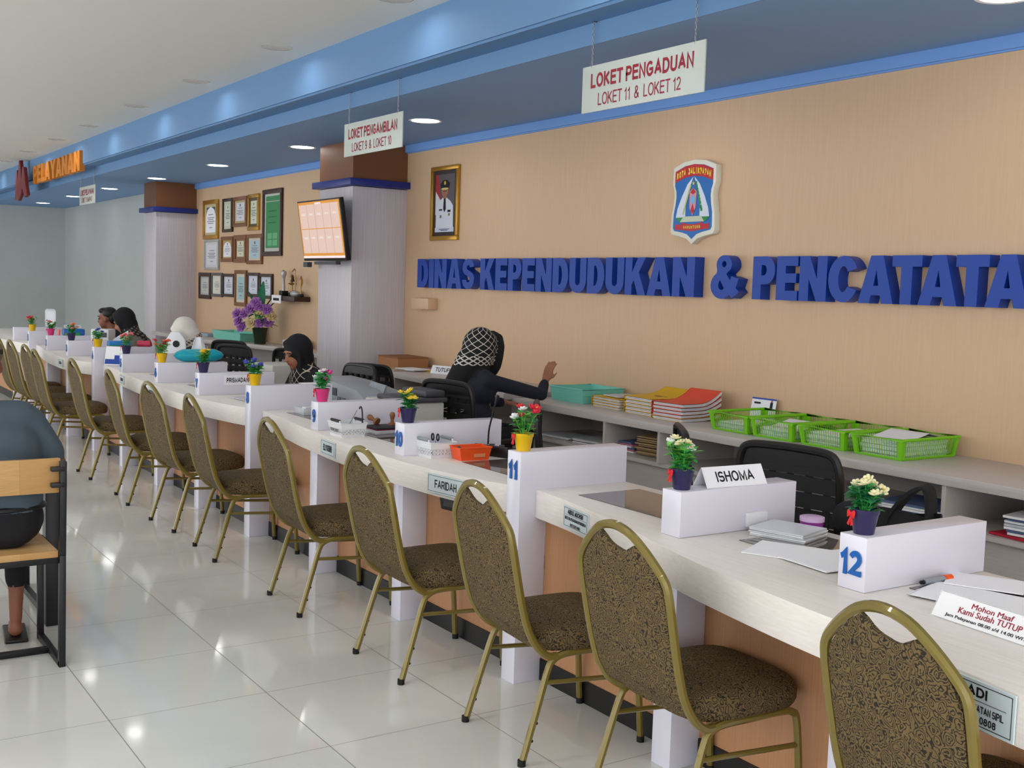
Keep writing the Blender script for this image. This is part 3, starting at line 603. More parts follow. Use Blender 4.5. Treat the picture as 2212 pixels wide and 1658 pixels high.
# ---------------- service counters ----------------------------------------
WAVE = [(0, .98), (.12, .955), (.31, .885), (.48, .845), (.69, .82), (.83, .84), (.93, .89), (1, .955)]
NEAR = [(-.205, .985), (.1, .955), (.35, .895), (.655, .825), (.965, .735), (1.25, .685), (1.5, .645), (1.78, .62), (2.2, .55), (2.6, .54), (3.0, .58)]
TALL = [-.298, -3.302, -7.268, -10.265]; LOW = {-.298: None}
DW = .094; YF, YB, ZT = .905, 1.455, .80
SECT = [(-.204, 3.0, NEAR), (-3.208, -.298, None), (-7.174, -3.302, None), (-10.171, -7.268, None), (-14.2, -10.265, None)]
def front_y(x):
    for a, b, tab in SECT:
        if a-.001 <= x <= b+.001: return lerp_pts(tab, x) if tab else lerp_pts(WAVE, (x-a)/(b-a))
    return .9
FC = []
def front_curve(a, b, tab, n):
    P = [(a+(b-a)*i/n) for i in range(n+1)]; Y = [front_y(x) for x in P]
    for _ in range(3): Y = [Y[0]]+[(Y[i-1]+2*Y[i]+Y[i+1])/4 for i in range(1, n)]+[Y[-1]]
    FC.extend(zip(P, Y)); return list(zip(P, Y))
def edge_y(x):
    q = sorted(FC); return next(b+(d-b)*(x-a)/(c-a) for (a, b), (c, d) in zip(q, q[1:]) if a <= x <= c and c > a)
LOWX = [[.655, 1.413], [-2.282, -1.285], [-6.296, -5.28, -4.294], [-9.286, -8.324], [-11.178]]
GLASS = [[(-.03, .60), (.86, 1.38), (1.53, 2.3)], [(-3.03, -2.36), (-1.99, -1.33), (-.93, -.33)], [(-7.0, -6.35), (-6.0, -5.35), (-4.98, -4.36), (-4.0, -3.36)], [(-10.0, -9.35), (-9.0, -8.4), (-8.0, -7.33)], []]
CL = ['nearest curved white counter, in front of the place numbered 12', 'curved white counter section between the tall posts 8 and 11', 'curved white counter section between the tall posts 4 and 8', 'curved white counter section just left of tall post 4', 'farthest curved white counter section at the left edge']
for k, (a, b, tab) in enumerate(SECT):
    c = thing('service_counter', CL[k], 'counter', ((a+b)/2, 1.2, 0), 0, 'service counter sections'); ox, oy = -(a+b)/2, -1.2
    fc = front_curve(a, b, tab, 36)
    pts = [(x+ox, y+oy) for x, y in fc]+[(b+ox, YB+oy), (a+ox, YB+oy)]
    MB().prism(pts, .115, M_TOP, Matrix.Translation((0, 0, .685)), .0015).build('worktop', c)
    MB().bb(a+ox, b+ox, 1.04+oy, 1.06+oy, .09, .684, M_PANEL).build('front_panel', c)
    MB().bb(a+ox, b+ox, .1+.932+oy, 1.06+oy, 0, .09, M_BLACK).build('kick_board', c)
    for x in LOWX[k]: MB().bb(x+ox, x+DW+ox, YF+oy, 1.039+oy, 0, .684, M_POST, .002).build('leg', c)
    for (g0, g1) in GLASS[k]: MB().bb(g0+ox, g1+ox, 1.07+oy, 1.385+oy, .8005, .8025, M_GLASSTOP).build('glass_inset', c)
NUMS = {-.298: '11', -3.302: '8', -7.268: '4', -10.265: '1', 1.413: '12', .655: '', -1.285: '10', -2.282: '9', -4.294: '7', -5.28: '6', -6.296: '5', -8.324: '3', -9.286: '2', -11.178: ''}
for x, num in NUMS.items():
    tall = x in TALL
    lb = ('white full-height divider post numbered %s' if tall else 'low white counter divider box numbered %s') % num if num else ('low white divider box with no number, carrying the ISHOMA sign' if x > 0 else 'low white divider box at the far left end of the counters')
    d = thing('counter_divider', lb, 'divider', (x+DW/2, (YF+YB)/2, 0 if tall else ZT), 0, 'counter dividers'); h = DW/2; D = (YB-YF)/2
    mb = MB()
    if tall:
        mb.prism([(-D, 0), (-D+.134, 0), (-D+.134, .6), (D, .6), (D, .955), (-D, .955)], DW, M_POST, frame_m((-h, 0, 0), (0, 1, 0), (0, 0, 1)), .002)
        mb.build('post', d); zc = .878
    else:
        mb.bb(-h, h, -D, D, .0005, .155, M_POST, .002); mb.build('box', d); zc = .078
    if num:
        mb = MB(); sans(mb, num, M_NUM, FRONT((-.001, -D-.003, zc)), {1: .04, 2: .062 if num == '11' else .074}[len(num)], .072, .3 if num in ('1', '11', '4', '7') else .22, .0028, .06); mb.build('number', d, smooth=False)
    if num == '7':
        mb = MB(); mb.bb(h, h+.002, -.10, .13, .07, .135, M_WHITE); sans(mb, 'PRISMADANI A', M_INK, SIDE((h+.0025, .015, .102)), .19, .034, .2); mb.build('name_label', d, smooth=False)
    if num == '' and x > 0:
        MB().bb(h, h+.012, .025, .125, .012, .062, M_WPLAST, .003).build('socket', d)

# name plates on the counter fronts
def plate(x, wd, ht, lines, label, zc=.742):
    y = edge_y(x); dy = (edge_y(x+wd*.4)-edge_y(x-wd*.4)); a = math.atan2(dy, wd*.8); y = (edge_y(x+wd*.4)+edge_y(x-wd*.4))/2
    p = thing('name_plate', label, 'name plate', (x, min(y, edge_y(x))-.004, zc), a, 'name plates on the counter fronts')
    mb = MB(); mb.bb(-wd/2, wd/2, -.002, .003, -ht/2, ht/2, mat('plate_white', (214, 228, 232), .3), .0008)
    i = .007
    for q in ((-wd/2+i, wd/2-i, ht/2-i-.0016, ht/2-i), (-wd/2+i, wd/2-i, -ht/2+i, -ht/2+i+.0016), (-wd/2+i, -wd/2+i+.0016, -ht/2+i, ht/2-i), (wd/2-i-.0016, wd/2-i, -ht/2+i, ht/2-i)):
        mb.bb(q[0], q[1], -.0026, -.002, q[2], q[3], M_INK)
    mb.build('plate', p, smooth=False)
    mb = MB(); n = len(lines or ())
    if not lines:
        for q in range(6): mb.bb(-wd*.3+q*wd*.1, -wd*.3+q*wd*.1+wd*.06, -.003, -.0022, -.013, .013, M_INK)
    for tx, z, w_, h_, bd in lines or (): sans(mb, tx, M_INK, FRONT((0, -.0028, z)), wd*w_, h_, .2 if bd > .02 else .15)
    if n > 1: mb.bb(-wd*.42, wd*.42, -.0032, -.0026, .0085, .0095, M_INK)
    mb.build('lettering', p, smooth=False)
plate(-1.93, .21, .08, [('ELLY KUSRINI', 0, .6, .034, .03)], 'white name plate on the counter front left of the plate before tall post 11')
plate(-.70, .26, .085, [('FARIDAH', 0, .58, .036, .02)], 'white name plate on the counter front left of tall post 11')
plate(.135, .21, .085, [('ABDUL MUCHSIN', .022, .62, .018, .03), ('DIREKTUR & PENGADUAN KEPENDUDUKAN', -.004, .84, .012, .02), ('0812 5301 4865', -.026, .4, .012, .02)], 'white name plate on the counter front right of tall post 11')
plate(2.06, .27, .105, [('SUKADI', .028, .46, .022, .03), ('PENGADUAN PENCATATAN SIPIL', -.008, .8, .016, .02), ('(WA) 0813 486 0808', -.031, .66, .016, .02)], 'white name plate beside the nearest chair, at the right edge')
plate(-6.2, .19, .075, None, 'small white name plate on the counter front just right of tall post 4')
plate(-8.15, .19, .07, None, 'small white name plate on the counter front left of tall post 4')
plate(-5.12, .17, .07, None, 'faint white name plate on the counter front below divider 6')

# ---------------- banquet chairs -------------------------------------------
ch = thing('banquet_chair', 'x', 'chair', (0, 0, 0), 0, 'banquet chairs along the counter')
half = [(-.203, -.11, .362), (-.207, -.145, .366), (-.211, -.19, .40), (-.2125, -.232, .47), (-.214, -.262, .57), (-.2155, -.288, .69), (-.215, -.303, .765), (-.205, -.311, .81), (-.165, -.321, .855), (-.115, -.331, .897), (-.065, -.338, .926), (0, -.341, .938)]
path = crom(half+[(-x, y, z) for x, y, z in half[-2::-1]], 3)
MB().tube(path, .0135, M_GOLD, 8).build('back_frame', ch)
def topz(u):          # height of the frame above half-width fraction u
    u = abs(u); tab = [(0, .938), (.3, .926), (.53, .897), (.77, .855), (.95, .81), (1, .775)]
    return lerp_pts(tab, u)
def back_pt(sd):
    def f(a, b):
        u = a*2-1; hole = max(0, 1-((u*.215-.012)/.085)**2)*.058
        zt = topz(u)-.010-hole; zb = .405; z = zb+(zt-zb)*b
        yy = lerp_pts([(.38, -.175), (.42, -.205), (.47, -.232), (.57, -.262), (.69, -.288), (.765, -.303), (.81, -.311), (.94, -.341)], z)
        hw = .2 if z > .5 else .198; e = (1-abs(u)**6)*min(1, (1-b)*12)*min(1, b*10)
        return Vector((u*hw, yy+sd*(.006+.016*e) if sd > 0 else yy-(.006+.010*e), z))
    return f
mb = MB(); mb.grid(back_pt(1), 28, 28, M_FABRIC); mb.grid(back_pt(-1), 28, 28, M_FABRIC)
f1, f2 = back_pt(1), back_pt(-1)
for e in (0, 1):
    mb.grid(lambda a, b: f1(e, b)*(1-a)+f2(e, b)*a, 1, 28, M_FABRIC); mb.grid(lambda a, b: f1(b, e)*(1-a)+f2(b, e)*a, 1, 28, M_FABRIC)
bmesh.ops.remove_doubles(mb.bm, verts=mb.bm.verts, dist=.0004); bmesh.ops.recalc_face_normals(mb.bm, faces=mb.bm.faces)
mb.build('backrest', ch)
def seat_pt(u, v):
    a = u*2*PI; c, s_ = math.cos(a), math.sin(a); n = 5.0
    r = 1/((abs(c)**n+abs(s_)**n)**(1/n)); px, py = c*r, s_*r
    prof = [(.0, .470), (.5, .468), (.82, .460), (.94, .448), (1.0, .428), (1.0, .395), (.97, .378), (.0, .376)]
    q = v*(len(prof)-1); i = min(int(q), len(prof)-2); t = q-i; k = prof[i][0]+(prof[i+1][0]-prof[i][0])*t; z = prof[i][1]+(prof[i+1][1]-prof[i][1])*t
    hw = .222 if py > 0 else .222-.012*(-py)
    yy = .035+py*k*.215; yy += .02*(1-(px*k)**2) if py > 0 else 0
    return Vector((px*k*hw, yy, z))
mb = MB(); mb.grid(seat_pt, 48, 21, M_FABRIC); bmesh.ops.remove_doubles(mb.bm, verts=mb.bm.verts, dist=.0003); mb.build('seat', ch)
for sx in (-1, 1):
    a = MB().tube(crom([(sx*.216, -.24, .012), (sx*.211, -.185, .19), (sx*.206, -.145, .318), (sx*.2045, -.12, .352), (sx*.203, -.07, .366), (sx*.202, .05, .366)], 4), .0125, M_GOLD, 8).build('leg', ch)
    MB().lathe([(0, 0), (.0145, 0), (.0145, .022), (0, .022)], M_RUBBER, 10, Matrix.Translation((sx*.217, -.243, 0))).build('foot_cap', a)
    a = MB().tube(crom([(sx*.202, .05, .366), (sx*.202, .16, .366), (sx*.2025, .2, .358), (sx*.203, .222, .33), (sx*.206, .236, .2), (sx*.208, .25, .012)], 4), .0125, M_GOLD, 8).build('leg', ch)
    MB().lathe([(0, 0), (.0145, 0), (.0145, .022), (0, .022)], M_RUBBER, 10, Matrix.Translation((sx*.208, .251, 0))).build('foot_cap', a)
    mb = MB(); mb.tube([(sx*.2075, -.158, .275), (sx*.2055, .04, .262), (sx*.2045, .228, .25)], .0085, M_GOLD, 8); mb.build('stretcher', ch)
    for z, y in ((.08, -.2145), (.14, -.198)): MB().ell((sx*.2145, y+.009, z), (.006, .006, .006), M_RUBBER, 8).build('stacking_bumper', ch)
CH = []
def feet(a, b): return a, b
for A, B in (((-7.30, .47), (-6.86, .47)), ((-6.075, .562), (-5.663, .559)), ((-4.951, .568), (-4.51, .537)), ((-3.973, .535), (-3.525, .557)), ((-3.135, .548), (-2.676, .521)), ((-1.906, .535), (-1.474, .515)), ((-.855, .516), (-.431, .508)), ((.037, .534), (.466, .495))):
    th = math.atan2(B[1]-A[1], B[0]-A[0]); CH.append(((A[0]+B[0])/2-math.sin(th)*.24, min(.762, (A[1]+B[1])/2+math.cos(th)*.24), th))
CH += [(1.01, .77, -.05), (1.993, .755, -.12), (-7.80, .76, .05), (-8.55, .76, .03), (-9.2, .76, 0)]
CLAB = ['banquet chair just left of the one at tall post 4', 'banquet chair in front of tall post 4 and the counter right of it', 'banquet chair in front of divider box 6', 'banquet chair in front of divider box 7, left of the one at tall post 8', 'banquet chair with its back just left of tall post 8', 'banquet chair with its back between tall post 8 and divider 9', 'banquet chair with its back between dividers 9 and 10', 'banquet chair with its back just in front of tall post 11', 'second nearest banquet chair, below the unnumbered divider with the ISHOMA sign', 'nearest banquet chair, its back filling the lower right corner', 'banquet chair third from the far left end of the row', 'banquet chair second from the far left end of the row', 'banquet chair at the far left end of the row, cut by the photo edge']
for i, (x, y, th) in enumerate(CH):
    if i == 0: ch.location = (x, y, 0); ch.rotation_euler = (0, 0, th); ch['label'] = CLAB[0]
    else: copy_tree(ch, (x, y, 0), th, CLAB[i])

# ---------------- flower pots on the dividers ------------------------------
M_PINKP = mat('pink_pot', (226, 62, 132), .35); M_YELP = mat('yellow_pot', (236, 190, 20), .35); M_NAVP = mat('navy_pot', (46, 40, 84), .35); M_BOW = mat('red_ribbon', (222, 26, 34), .5)
M_SOIL = mat('pot_filler', (40, 60, 30), .9)
FLC = {'cream': (244, 236, 190), 'yellow': (248, 214, 70), 'red': (224, 44, 70), 'magenta': (206, 60, 150), 'blue': (80, 90, 190), 'pink': (246, 130, 140), 'orange': (240, 120, 80), 'teal': (140, 200, 190), 'white': (240, 240, 240)}
_fm = {}
def flower_mesh(colr):
    if colr in _fm: return _fm[colr]
    mb = MB(); m = mat('petal_'+colr, FLC[colr], .5)
    for ring, (n, r, el, sz) in enumerate(((5, .0085, .5, .0075), (5, .005, 1.0, .006))):
        for k in range(n):
            a = 2*PI*k/n+ring*.6
            mb.ell((0, 0, 0), (sz, sz*.8, .0022), m, 8, Matrix.Rotation(a, 4, 'Z') @ Matrix.Translation((r, 0, .003+ring*.003)) @ Matrix.Rotation(-el, 4, 'Y'))
    mb.ell((0, 0, .005), (.004, .004, .004), mat('petal_core', (230, 190, 60), .6), 8)
    o = mb.build('flower'); _fm[colr] = o.data; bpy.data.objects.remove(o); return _fm[colr]
def leafy(mb, p, d, ln, wd, m):
    d = Vector(d).normalized(); sdv = d.cross(Vector((0, 0, 1)));  sdv = sdv.normalized() if sdv.length > .05 else Vector((1, 0, 0)); nrm = sdv.cross(d)
    p = Vector(p)
    def f(u, v):
        ww = wd*math.sin(PI*min(.97, max(.04, u)))**.8
        return p+d*ln*u+sdv*(v-.5)*2*ww+nrm*(-.25*ln*u*u+.3*ww*abs(v-.5)*2)
    mb.grid(f, 4, 2, m)
POTS = [(1.413, M_NAVP, ('cream',), 5, 0, 1.0), (.655, M_NAVP, ('cream', 'cream', 'white'), 4, 1, 1.1), (-.298, M_YELP, ('red', 'red', 'white'), 5, 2, 1.15), (-1.285, M_NAVP, ('yellow',), 6, 0, 1.0), (-2.282, M_PINKP, ('magenta', 'white'), 6, 3, 1.1), (-3.302, M_YELP, ('blue',), 6, 1, 1.05), (-4.294, M_NAVP, ('yellow',), 4, 1, 1.05), (-5.28, M_YELP, ('red', 'orange'), 5, 2, 1.1), (-6.296, M_NAVP, ('pink',), 5, 2, 1.1), (-7.268, M_YELP, ('teal', 'blue'), 4, 1, 1.05), (-8.324, M_NAVP, ('pink', 'orange'), 5, 3, 1.05), (-9.286, M_PINKP, ('white', 'pink'), 3, 1, 1.0), (-10.265, M_YELP, ('orange', 'red'), 4, 2, 1.1)]
PLAB = {M_NAVP: 'navy pot', M_YELP: 'yellow pot', M_PINKP: 'pink pot'}
for i, (x, pm, cols, nf, style, k) in enumerate(POTS):
    n_ = NUMS[x] or 'without number'
    P = thing('flower_pot', '%s of artificial %s flowers standing on divider %s' % (PLAB[pm], ' and '.join(sorted(set(cols))), n_), 'potted plant', (x+DW*.48, .95, .9555), 0, 'flower pots on the dividers')
    MB().lathe([(0, 0), (.0275, 0), (.029, .004), (.038, .055), (.0405, .058), (.042, .072), (.039, .072), (.036, .06), (0, .058)], pm, 24).build('pot', P)
    MB().lathe([(0, .066), (.03, .063), (.038, .06)], M_SOIL, 14).build('filler', P)
    rr = random.Random(40+i); mb = MB(); heads = []
    ms = [(M_GREEN, M_TEALG), (M_GREEN, M_GREEN2), (M_GREEN2, M_GREEN), (M_GREEN, M_GREEN)][style]
    for q in range(15 if style != 2 else 11):
        a = rr.random()*2*PI; rad = rr.uniform(.008, .058); hz = rr.uniform(.105, .15)*k
        tip = Vector((rad*math.cos(a), rad*math.sin(a), hz))
        b0 = Vector((rad*.25*math.cos(a), rad*.25*math.sin(a), .06)); mid = (b0+tip)/2+Vector((0, 0, .008))
        mb.tube(crom([b0, mid, tip], 3), .0013, ms[0], 5)
        for t_ in range(8):
            u = .2+.8*t_/8; pp = b0.lerp(mid, u*2) if u < .5 else mid.lerp(tip, u*2-1); an = a+t_*2.4
            leafy(mb, pp, (math.cos(an), math.sin(an), rr.uniform(.1, .8)), rr.uniform(.026, .042), rr.uniform(.0075, .012), ms[t_ % 2])
        heads.append((tip, a))
    for q in range(6):
        a = q*PI/3+rr.random(); leafy(mb, (.02*math.cos(a), .02*math.sin(a), .066), (math.cos(a), math.sin(a), .35), .034, .01, ms[q % 2])
    mb.build('foliage', P, ang=80)
    for q in range(min(nf+2, len(heads))):
        tip, a = heads[q]; fo = bpy.data.objects.new('flower', flower_mesh(cols[q % len(cols)])); COL.objects.link(fo); fo.parent = P
        fo.location = tip+Vector((0, 0, .004)); fo.rotation_euler = (rr.uniform(-.5, .5)+.35, rr.uniform(-.4, .4), a); fo.scale = (1.4,)*3
    mb = MB(); MBW = frame_m((-.012, -.041, .058), (.96, -.2, 0), (0, .1, 1))
    for sx in (-1, 1):
        mb.prism([(0, -.004), (sx*.014, -.012), (sx*.017, .006), (sx*.012, .012), (0, .004)], .004, M_BOW, MBW, .0012)
        mb.prism([(0, 0), (sx*.013, -.03), (sx*.004, -.034), (-sx*.002, -.004)], .002, M_BOW, MBW)
    mb.ell((0, 0, .003), (.005, .005, .004), M_BOW, 8, MBW); mb.build('bow', P)

# ---------------- things on the counters -----------------------------------
def tent_sign(o, d, wd, ht, dep, text, label, m=M_WHITE, thk=.002, lines=None, rz=None):
    """A-shaped stand whose printed face looks along local -Y"""
    s = thing('tent_sign', label, 'sign', o, d); mb = MB(); tl = math.atan2(dep/2, ht); L = math.hypot(dep/2, ht)
    for sg_ in (-1, 1):
        R_ = Matrix.Translation((0, sg_*dep/2, 0)) @ Matrix.Rotation(sg_*tl, 4, 'X'); mb.box((0, 0, L/2), (wd, thk, L), m, M=R_)
    mb.build('stand', s, smooth=False)
    F_ = Matrix.Translation((0, -dep/2, 0)) @ Matrix.Rotation(-tl, 4, 'X'); mb = MB(); mb.box((0, -thk/2-.0006, L/2), (wd*.97, .0006, L*.94), M_WHITE, M=F_)
    for tx, z, w_, h_, bd, mm in (lines or [(text, .5, .62, .5, .008, M_INK)]):
        (sans(mb, tx, mm, F_ @ FRONT((0, -thk/2-.0016, L*z)), wd*w_, L*h_, .16) if tx.isupper() else mb.text(tx, mm, F_ @ FRONT((0, -thk/2-.0016, L*z)), wd*w_, L*h_, bold=bd))
    mb.build('print', s, smooth=False); return s
# local -Y must look toward +X for a sign running along +Y: rotate by +90 deg
tent_sign((.702, 1.175, .9555), PI/2-.06, .27, .066, .075, 'ISHOMA', 'tent sign reading ISHOMA on the unnumbered divider box')
tent_sign((1.90, .915, .8), -.10, .34, .062, .075, '', 'acrylic tent sign with red lettering at the right end of the counter', M_CLEAR, lines=[('Mohon Maaf', .76, .36, .2, 0, M_MAROON), ('Kami Sudah TUTUP', .5, .55, .22, 0, M_MAROON), ('Jam Pelayanan 08.00 s/d 14.00 WITA', .2, .74, .15, 0, M_INK)])

def crate(name, c, wd, dp, ht, m, hm, label, cat, rz, tx=None):
    """small plastic carry basket: tapered, slotted walls, two dark grips"""
    b = thing(name, label, cat, c, rz); mb = MB(); t_ = .003; k = .86
    B = [(-wd/2*k, -dp/2*k), (wd/2*k, -dp/2*k), (wd/2*k, dp/2*k), (-wd/2*k, dp/2*k)]; T = [(-wd/2, -dp/2), (wd/2, -dp/2), (wd/2, dp/2), (-wd/2, dp/2)]
    mb.prism(B, .003, m)
    for i in range(4):
        j = (i+1) % 4; W_ = Vector((*B[j], 0))-Vector((*B[i], 0)); n = 7
        def P_(u, v, i=i, j=j): return Vector((*B[i], 0)).lerp(Vector((*B[j], 0)), u).lerp(Vector((*T[i], ht)).lerp(Vector((*T[j], ht)), u), v)
        for (u0, u1, v0, v1) in [(0, 1, 0, .24), (0, 1, .34, .46), (0, 1, .56, 1)]+[(q/n-.05 if q else 0, q/n+.05 if q < n else 1, .2, .6) for q in range(n+1)]:
            mb.grid(lambda a, c_, u0=u0, u1=u1, v0=v0, v1=v1: P_(u0+(u1-u0)*a, v0+(v1-v0)*c_), 1, 1, m, thick=t_)
    mb.tube([(*T[0], ht), (*T[1], ht), (*T[2], ht), (*T[3], ht)], .004, m, 6, True)
    mb.build('basket_body', b, smooth=False)
    for s_ in (-1, 1): MB().tube([(-wd*.3, s_*dp*.46, ht+.012), (wd*.3, s_*dp*.46, ht+.012)], .008, hm, 8).tube([(-wd*.32, s_*dp*.46, ht-.004), (-wd*.32, s_*dp*.46, ht+.014)], .005, m, 6).tube([(wd*.32, s_*dp*.46, ht-.004), (wd*.32, s_*dp*.46, ht+.014)], .005, m, 6).build('grip', b)
    if tx: mb = MB(); sans(mb, tx, M_INK, FRONT((0, -dp/2*.95-.004, ht*.5)), wd*.6, .014, .16); mb.build('lettering', b, smooth=False)
    return b
crate('carry_basket', (-1.94, .965, .8), .17, .15, .075, M_WPLAST, M_BLACK, 'white carry basket with black grips beside divider 9', 'basket', 0, 'TUTUP LOKET')
crate('carry_basket', (-1.14, 1.045, .8), .17, .14, .075, M_WPLAST, M_GREYP, 'white carry basket with grey grips beside divider 10', 'basket', 0)
s = thing('hook_wire', 'black wire hook leaning in the white basket by divider 9', 'hook', (-1.93, .99, .806)); MB().tube(crom([(.06, .03, .0), (.045, .035, .1), (.035, .036, .14), (.02, .036, .152), (.005, .036, .14)], 4), .004, M_BLACK, 7).tube([(-.06, .0, .03), (-.01, .03, .13)], .0015, M_DARKP, 5).build('hook', s)
def scissors(loc, label):
    s = thing('scissors', label, 'scissors', loc); mb = MB()
    for sx in (-1, 1): mb.tube([(sx*.014+.011*math.cos(a), .006*sx, .088+.016*math.sin(a)) for a in [k*PI/5 for k in range(10)]], .0035, M_BPLAST, 6, True)
    mb.build('handles', s); MB().box((.002, 0, .036), (.006, .002, .066), M_CHROME, .0008).box((-.002, .003, .036), (.006, .002, .066), M_CHROME, .0008).build('blades', s)
scissors((-1.13, 1.04, .806), 'scissors with black handles in the white basket by divider 10')
# orange tray
tr = thing('orange_tray', 'small orange plastic tray between divider 10 and tall post 11', 'tray', (-1.0, 1.16, .8), -.06); M_OR = mat('orange_plastic', (250, 92, 36), .35)
mb = MB(); k = .85; W_, D_, H_ = .105, .17, .06
for (a, b) in (((-1, -1), (1, -1)), ((1, -1), (1, 1)), ((1, 1), (-1, 1)), ((-1, 1), (-1, -1))):
    mb.grid(lambda u, v, a=a, b=b: Vector(((a[0]+(b[0]-a[0])*u)*W_/2*(k+(1-k)*v), (a[1]+(b[1]-a[1])*u)*D_/2*(k+(1-k)*v), .001+v*H_)), 1, 1, M_OR, thick=.0025)
mb.bb(-W_/2*k, W_/2*k, -D_/2*k, D_/2*k, .0005, .003, M_OR); mb.tube([(-W_/2, -D_/2, H_), (W_/2, -D_/2, H_), (W_/2, D_/2, H_), (-W_/2, D_/2, H_)], .004, M_OR, 6, True); mb.build('tray_body', tr, smooth=False)
MB().bb(W_/2*.96, W_/2*.96+.002, -.01, .05, .016, .032, mat('orange_label', (232, 150, 100), .5)).build('label_strip', tr)
tag(MB().tube([(0, 0, 0), (.0, -.05, .035)], [.011, .011], M_BPLAST, 10).ell((0, -.05, .035), (.014, .014, .014), M_DARKP, 10).build('rubber_stamp', None, (-1.01, 1.15, .815)), 'black stamp standing in the orange tray', 'stamp')
# conference microphone
mi = thing('gooseneck_microphone', 'black gooseneck microphone unit between divider 10 and tall post 11', 'microphone', (-1.06, 1.36, .8), .35)
mb = MB(); mb.prism([(-.07, 0), (.07, 0), (.07, .03), (-.07, .055)], .2, M_BPLAST, frame_m((-.10, 0, 0), (0, 1, 0), (0, 0, 1)), .005); mb.build('base', mi)
for x in (-.03, .03): MB().lathe([(0, 0), (.014, 0), (.014, .006), (0, .006)], M_DARKP, 14, Matrix.Translation((x, -.02, .047))).build('button', mi)
MB().tube(crom([(-.07, .0, .045), (-.066, .0, .12), (-.045, .0, .2), (-.03, 0, .255)], 5), [.0045]*16, M_BPLAST, 8).build('neck', mi)
MB().tube([(-.03, 0, .25), (-.018, 0, .29)], [.007, .009], M_BPLAST, 10).build('capsule', mi)
# stamps and books between 9 and 10
def sheets(name, o, rz, wd, dp, n, label, cat='paper', ms=(M_WHITE, M_PAPER2), th=.004, jit=.006, group=None, seed=1):
    r_ = random.Random(seed); s = thing(name, label, cat, o, rz, group); mb = MB()
    for i in range(n):
        mb.box((r_.uniform(-jit, jit), r_.uniform(-jit, jit), th*(i+.5)+.0004), (wd, dp, th*.82), ms[i % len(ms)], rz=r_.uniform(-.04, .04))
    mb.build('sheets', s, smooth=False); return s
sheets('document_stack', (-2.02, 1.25, .803), .1, .2, .28, 4, 'white papers under the stamps between dividers 9 and 10', seed=3)
tag(MB().box((0, 0, .005), (.16, .24, .01), M_INK, .002).box((.0, 0, -.002), (.164, .244, .003), M_MAROON).build('stamp_pad', None, (-2.02, 1.26, .8235)), 'flat black stamp pad lying on papers between dividers 9 and 10', 'stamp pad')
M_KNOB = mat('wood_knob', (140, 92, 56), .4)
def stamp(loc, label, tiltv):
    s = thing('rubber_stamp', label, 'stamp', loc); s.rotation_euler = tiltv
    MB().lathe([(0, .016), (.011, .016), (.009, .03), (.013, .045), (.017, .058), (.013, .072), (0, .077)], M_KNOB, 14).build('knob', s); MB().lathe([(0, 0), (.022, 0), (.022, .014), (.012, .017), (0, .017)], M_KNOB, 16).build('base', s)
stamp((-2.05, 1.29, .8295), 'brown wooden stamp standing on the black pad', (0, 0, 0)); stamp((-2.09, 1.22, .847), 'brown wooden stamp lying on its side on the black pad', (0, -1.2, .4))
tag(MB().prism([(-.02, -.03), (.02, -.03), (.03, .03), (-.03, .03)], .025, M_CLEAR, bev=.004).build('tape_packet', None, (-1.80, 1.22, .803)), 'crumpled clear packet beside the stamps', 'packet')
# behind divider 8
s = thing('clear_tray', 'clear tray with small sharpeners beside tall post 8', 'tray', (-2.93, 1.16, .803)); MB().bb(-.07, .07, -.05, .05, 0, .003, M_CLEAR).bb(-.07, .07, -.05, -.047, 0, .04, M_CLEAR).bb(-.07, .07, .047, .05, 0, .04, M_CLEAR).bb(-.07, -.067, -.05, .05, 0, .04, M_CLEAR).bb(.067, .07, -.05, .05, 0, .04, M_CLEAR).build('tray_body', s)
tag(MB().prism([(-.03, 0), (.03, 0), (0, .05)], .03, M_WHITE).build('folded_card', None, (-2.95, 1.15, .812)), 'white folded card in the clear tray', 'card')
tag(MB().tube([(0, 0, 0), (.05, .05, 0)], .007, M_OR, 8).build('highlighter', None, (-2.76, 1.17, .8105)), 'small orange highlighter lying beside tall post 8', 'pen')
sheets('document_stack', (-3.26, 1.36, .9556), .02, .085, .18, 1, 'sheet of paper lying on top of tall post 8', seed=4)
# pages, packs and pens at 12
sheets('card_pack', (.88, 1.28, .80), .28, .2, .18, 5, 'flat pack of white cards beside the ISHOMA divider', ms=(mat('pack_white', (216, 222, 228), .3), M_WHITE), th=.006, jit=.003, seed=5)
sheets('paper_sheet', (1.08, 1.10, .80), .45, .297, .21, 1, 'white sheet lying on the counter left of divider 12', seed=6); sheets('paper_sheet', (1.22, 1.14, .8035), -.1, .21, .297, 1, 'second white sheet against divider 12', seed=7)
j = thing('purple_jar', 'purple tub with pale lid behind the ISHOMA divider', 'tub', (.86, 1.42, .8)); MB().lathe([(0, 0), (.035, 0), (.041, .035), (.041, .036), (0, .036)], mat('purple_plastic', (148, 52, 150), .35), 22).build('tub_body', j); MB().lathe([(0, .036), (.043, .036), (.043, .05), (.038, .052), (0, .051)], mat('lilac_plastic', (214, 180, 220), .3), 22).build('lid', j)
s = thing('marker_pen', 'grey marker with an orange cap beside divider 12', 'pen', (1.535, 1.19, .812), 1.55); MB().tube([(-.06, 0, 0), (.03, 0, 0)], .0085, M_GREYP, 10).build('barrel', s); MB().tube([(.03, 0, 0), (.062, 0, 0)], .0105, M_OR, 10).build('cap', s); MB().tube([(-.072, 0, 0), (-.06, 0, 0)], .006, M_INK, 10).build('tip', s)
sheets('document_stack', (1.70, 1.135, .803), .25, .297, .21, 3, 'white papers lying right of divider 12 behind the acrylic sign', th=.0015, seed=8)
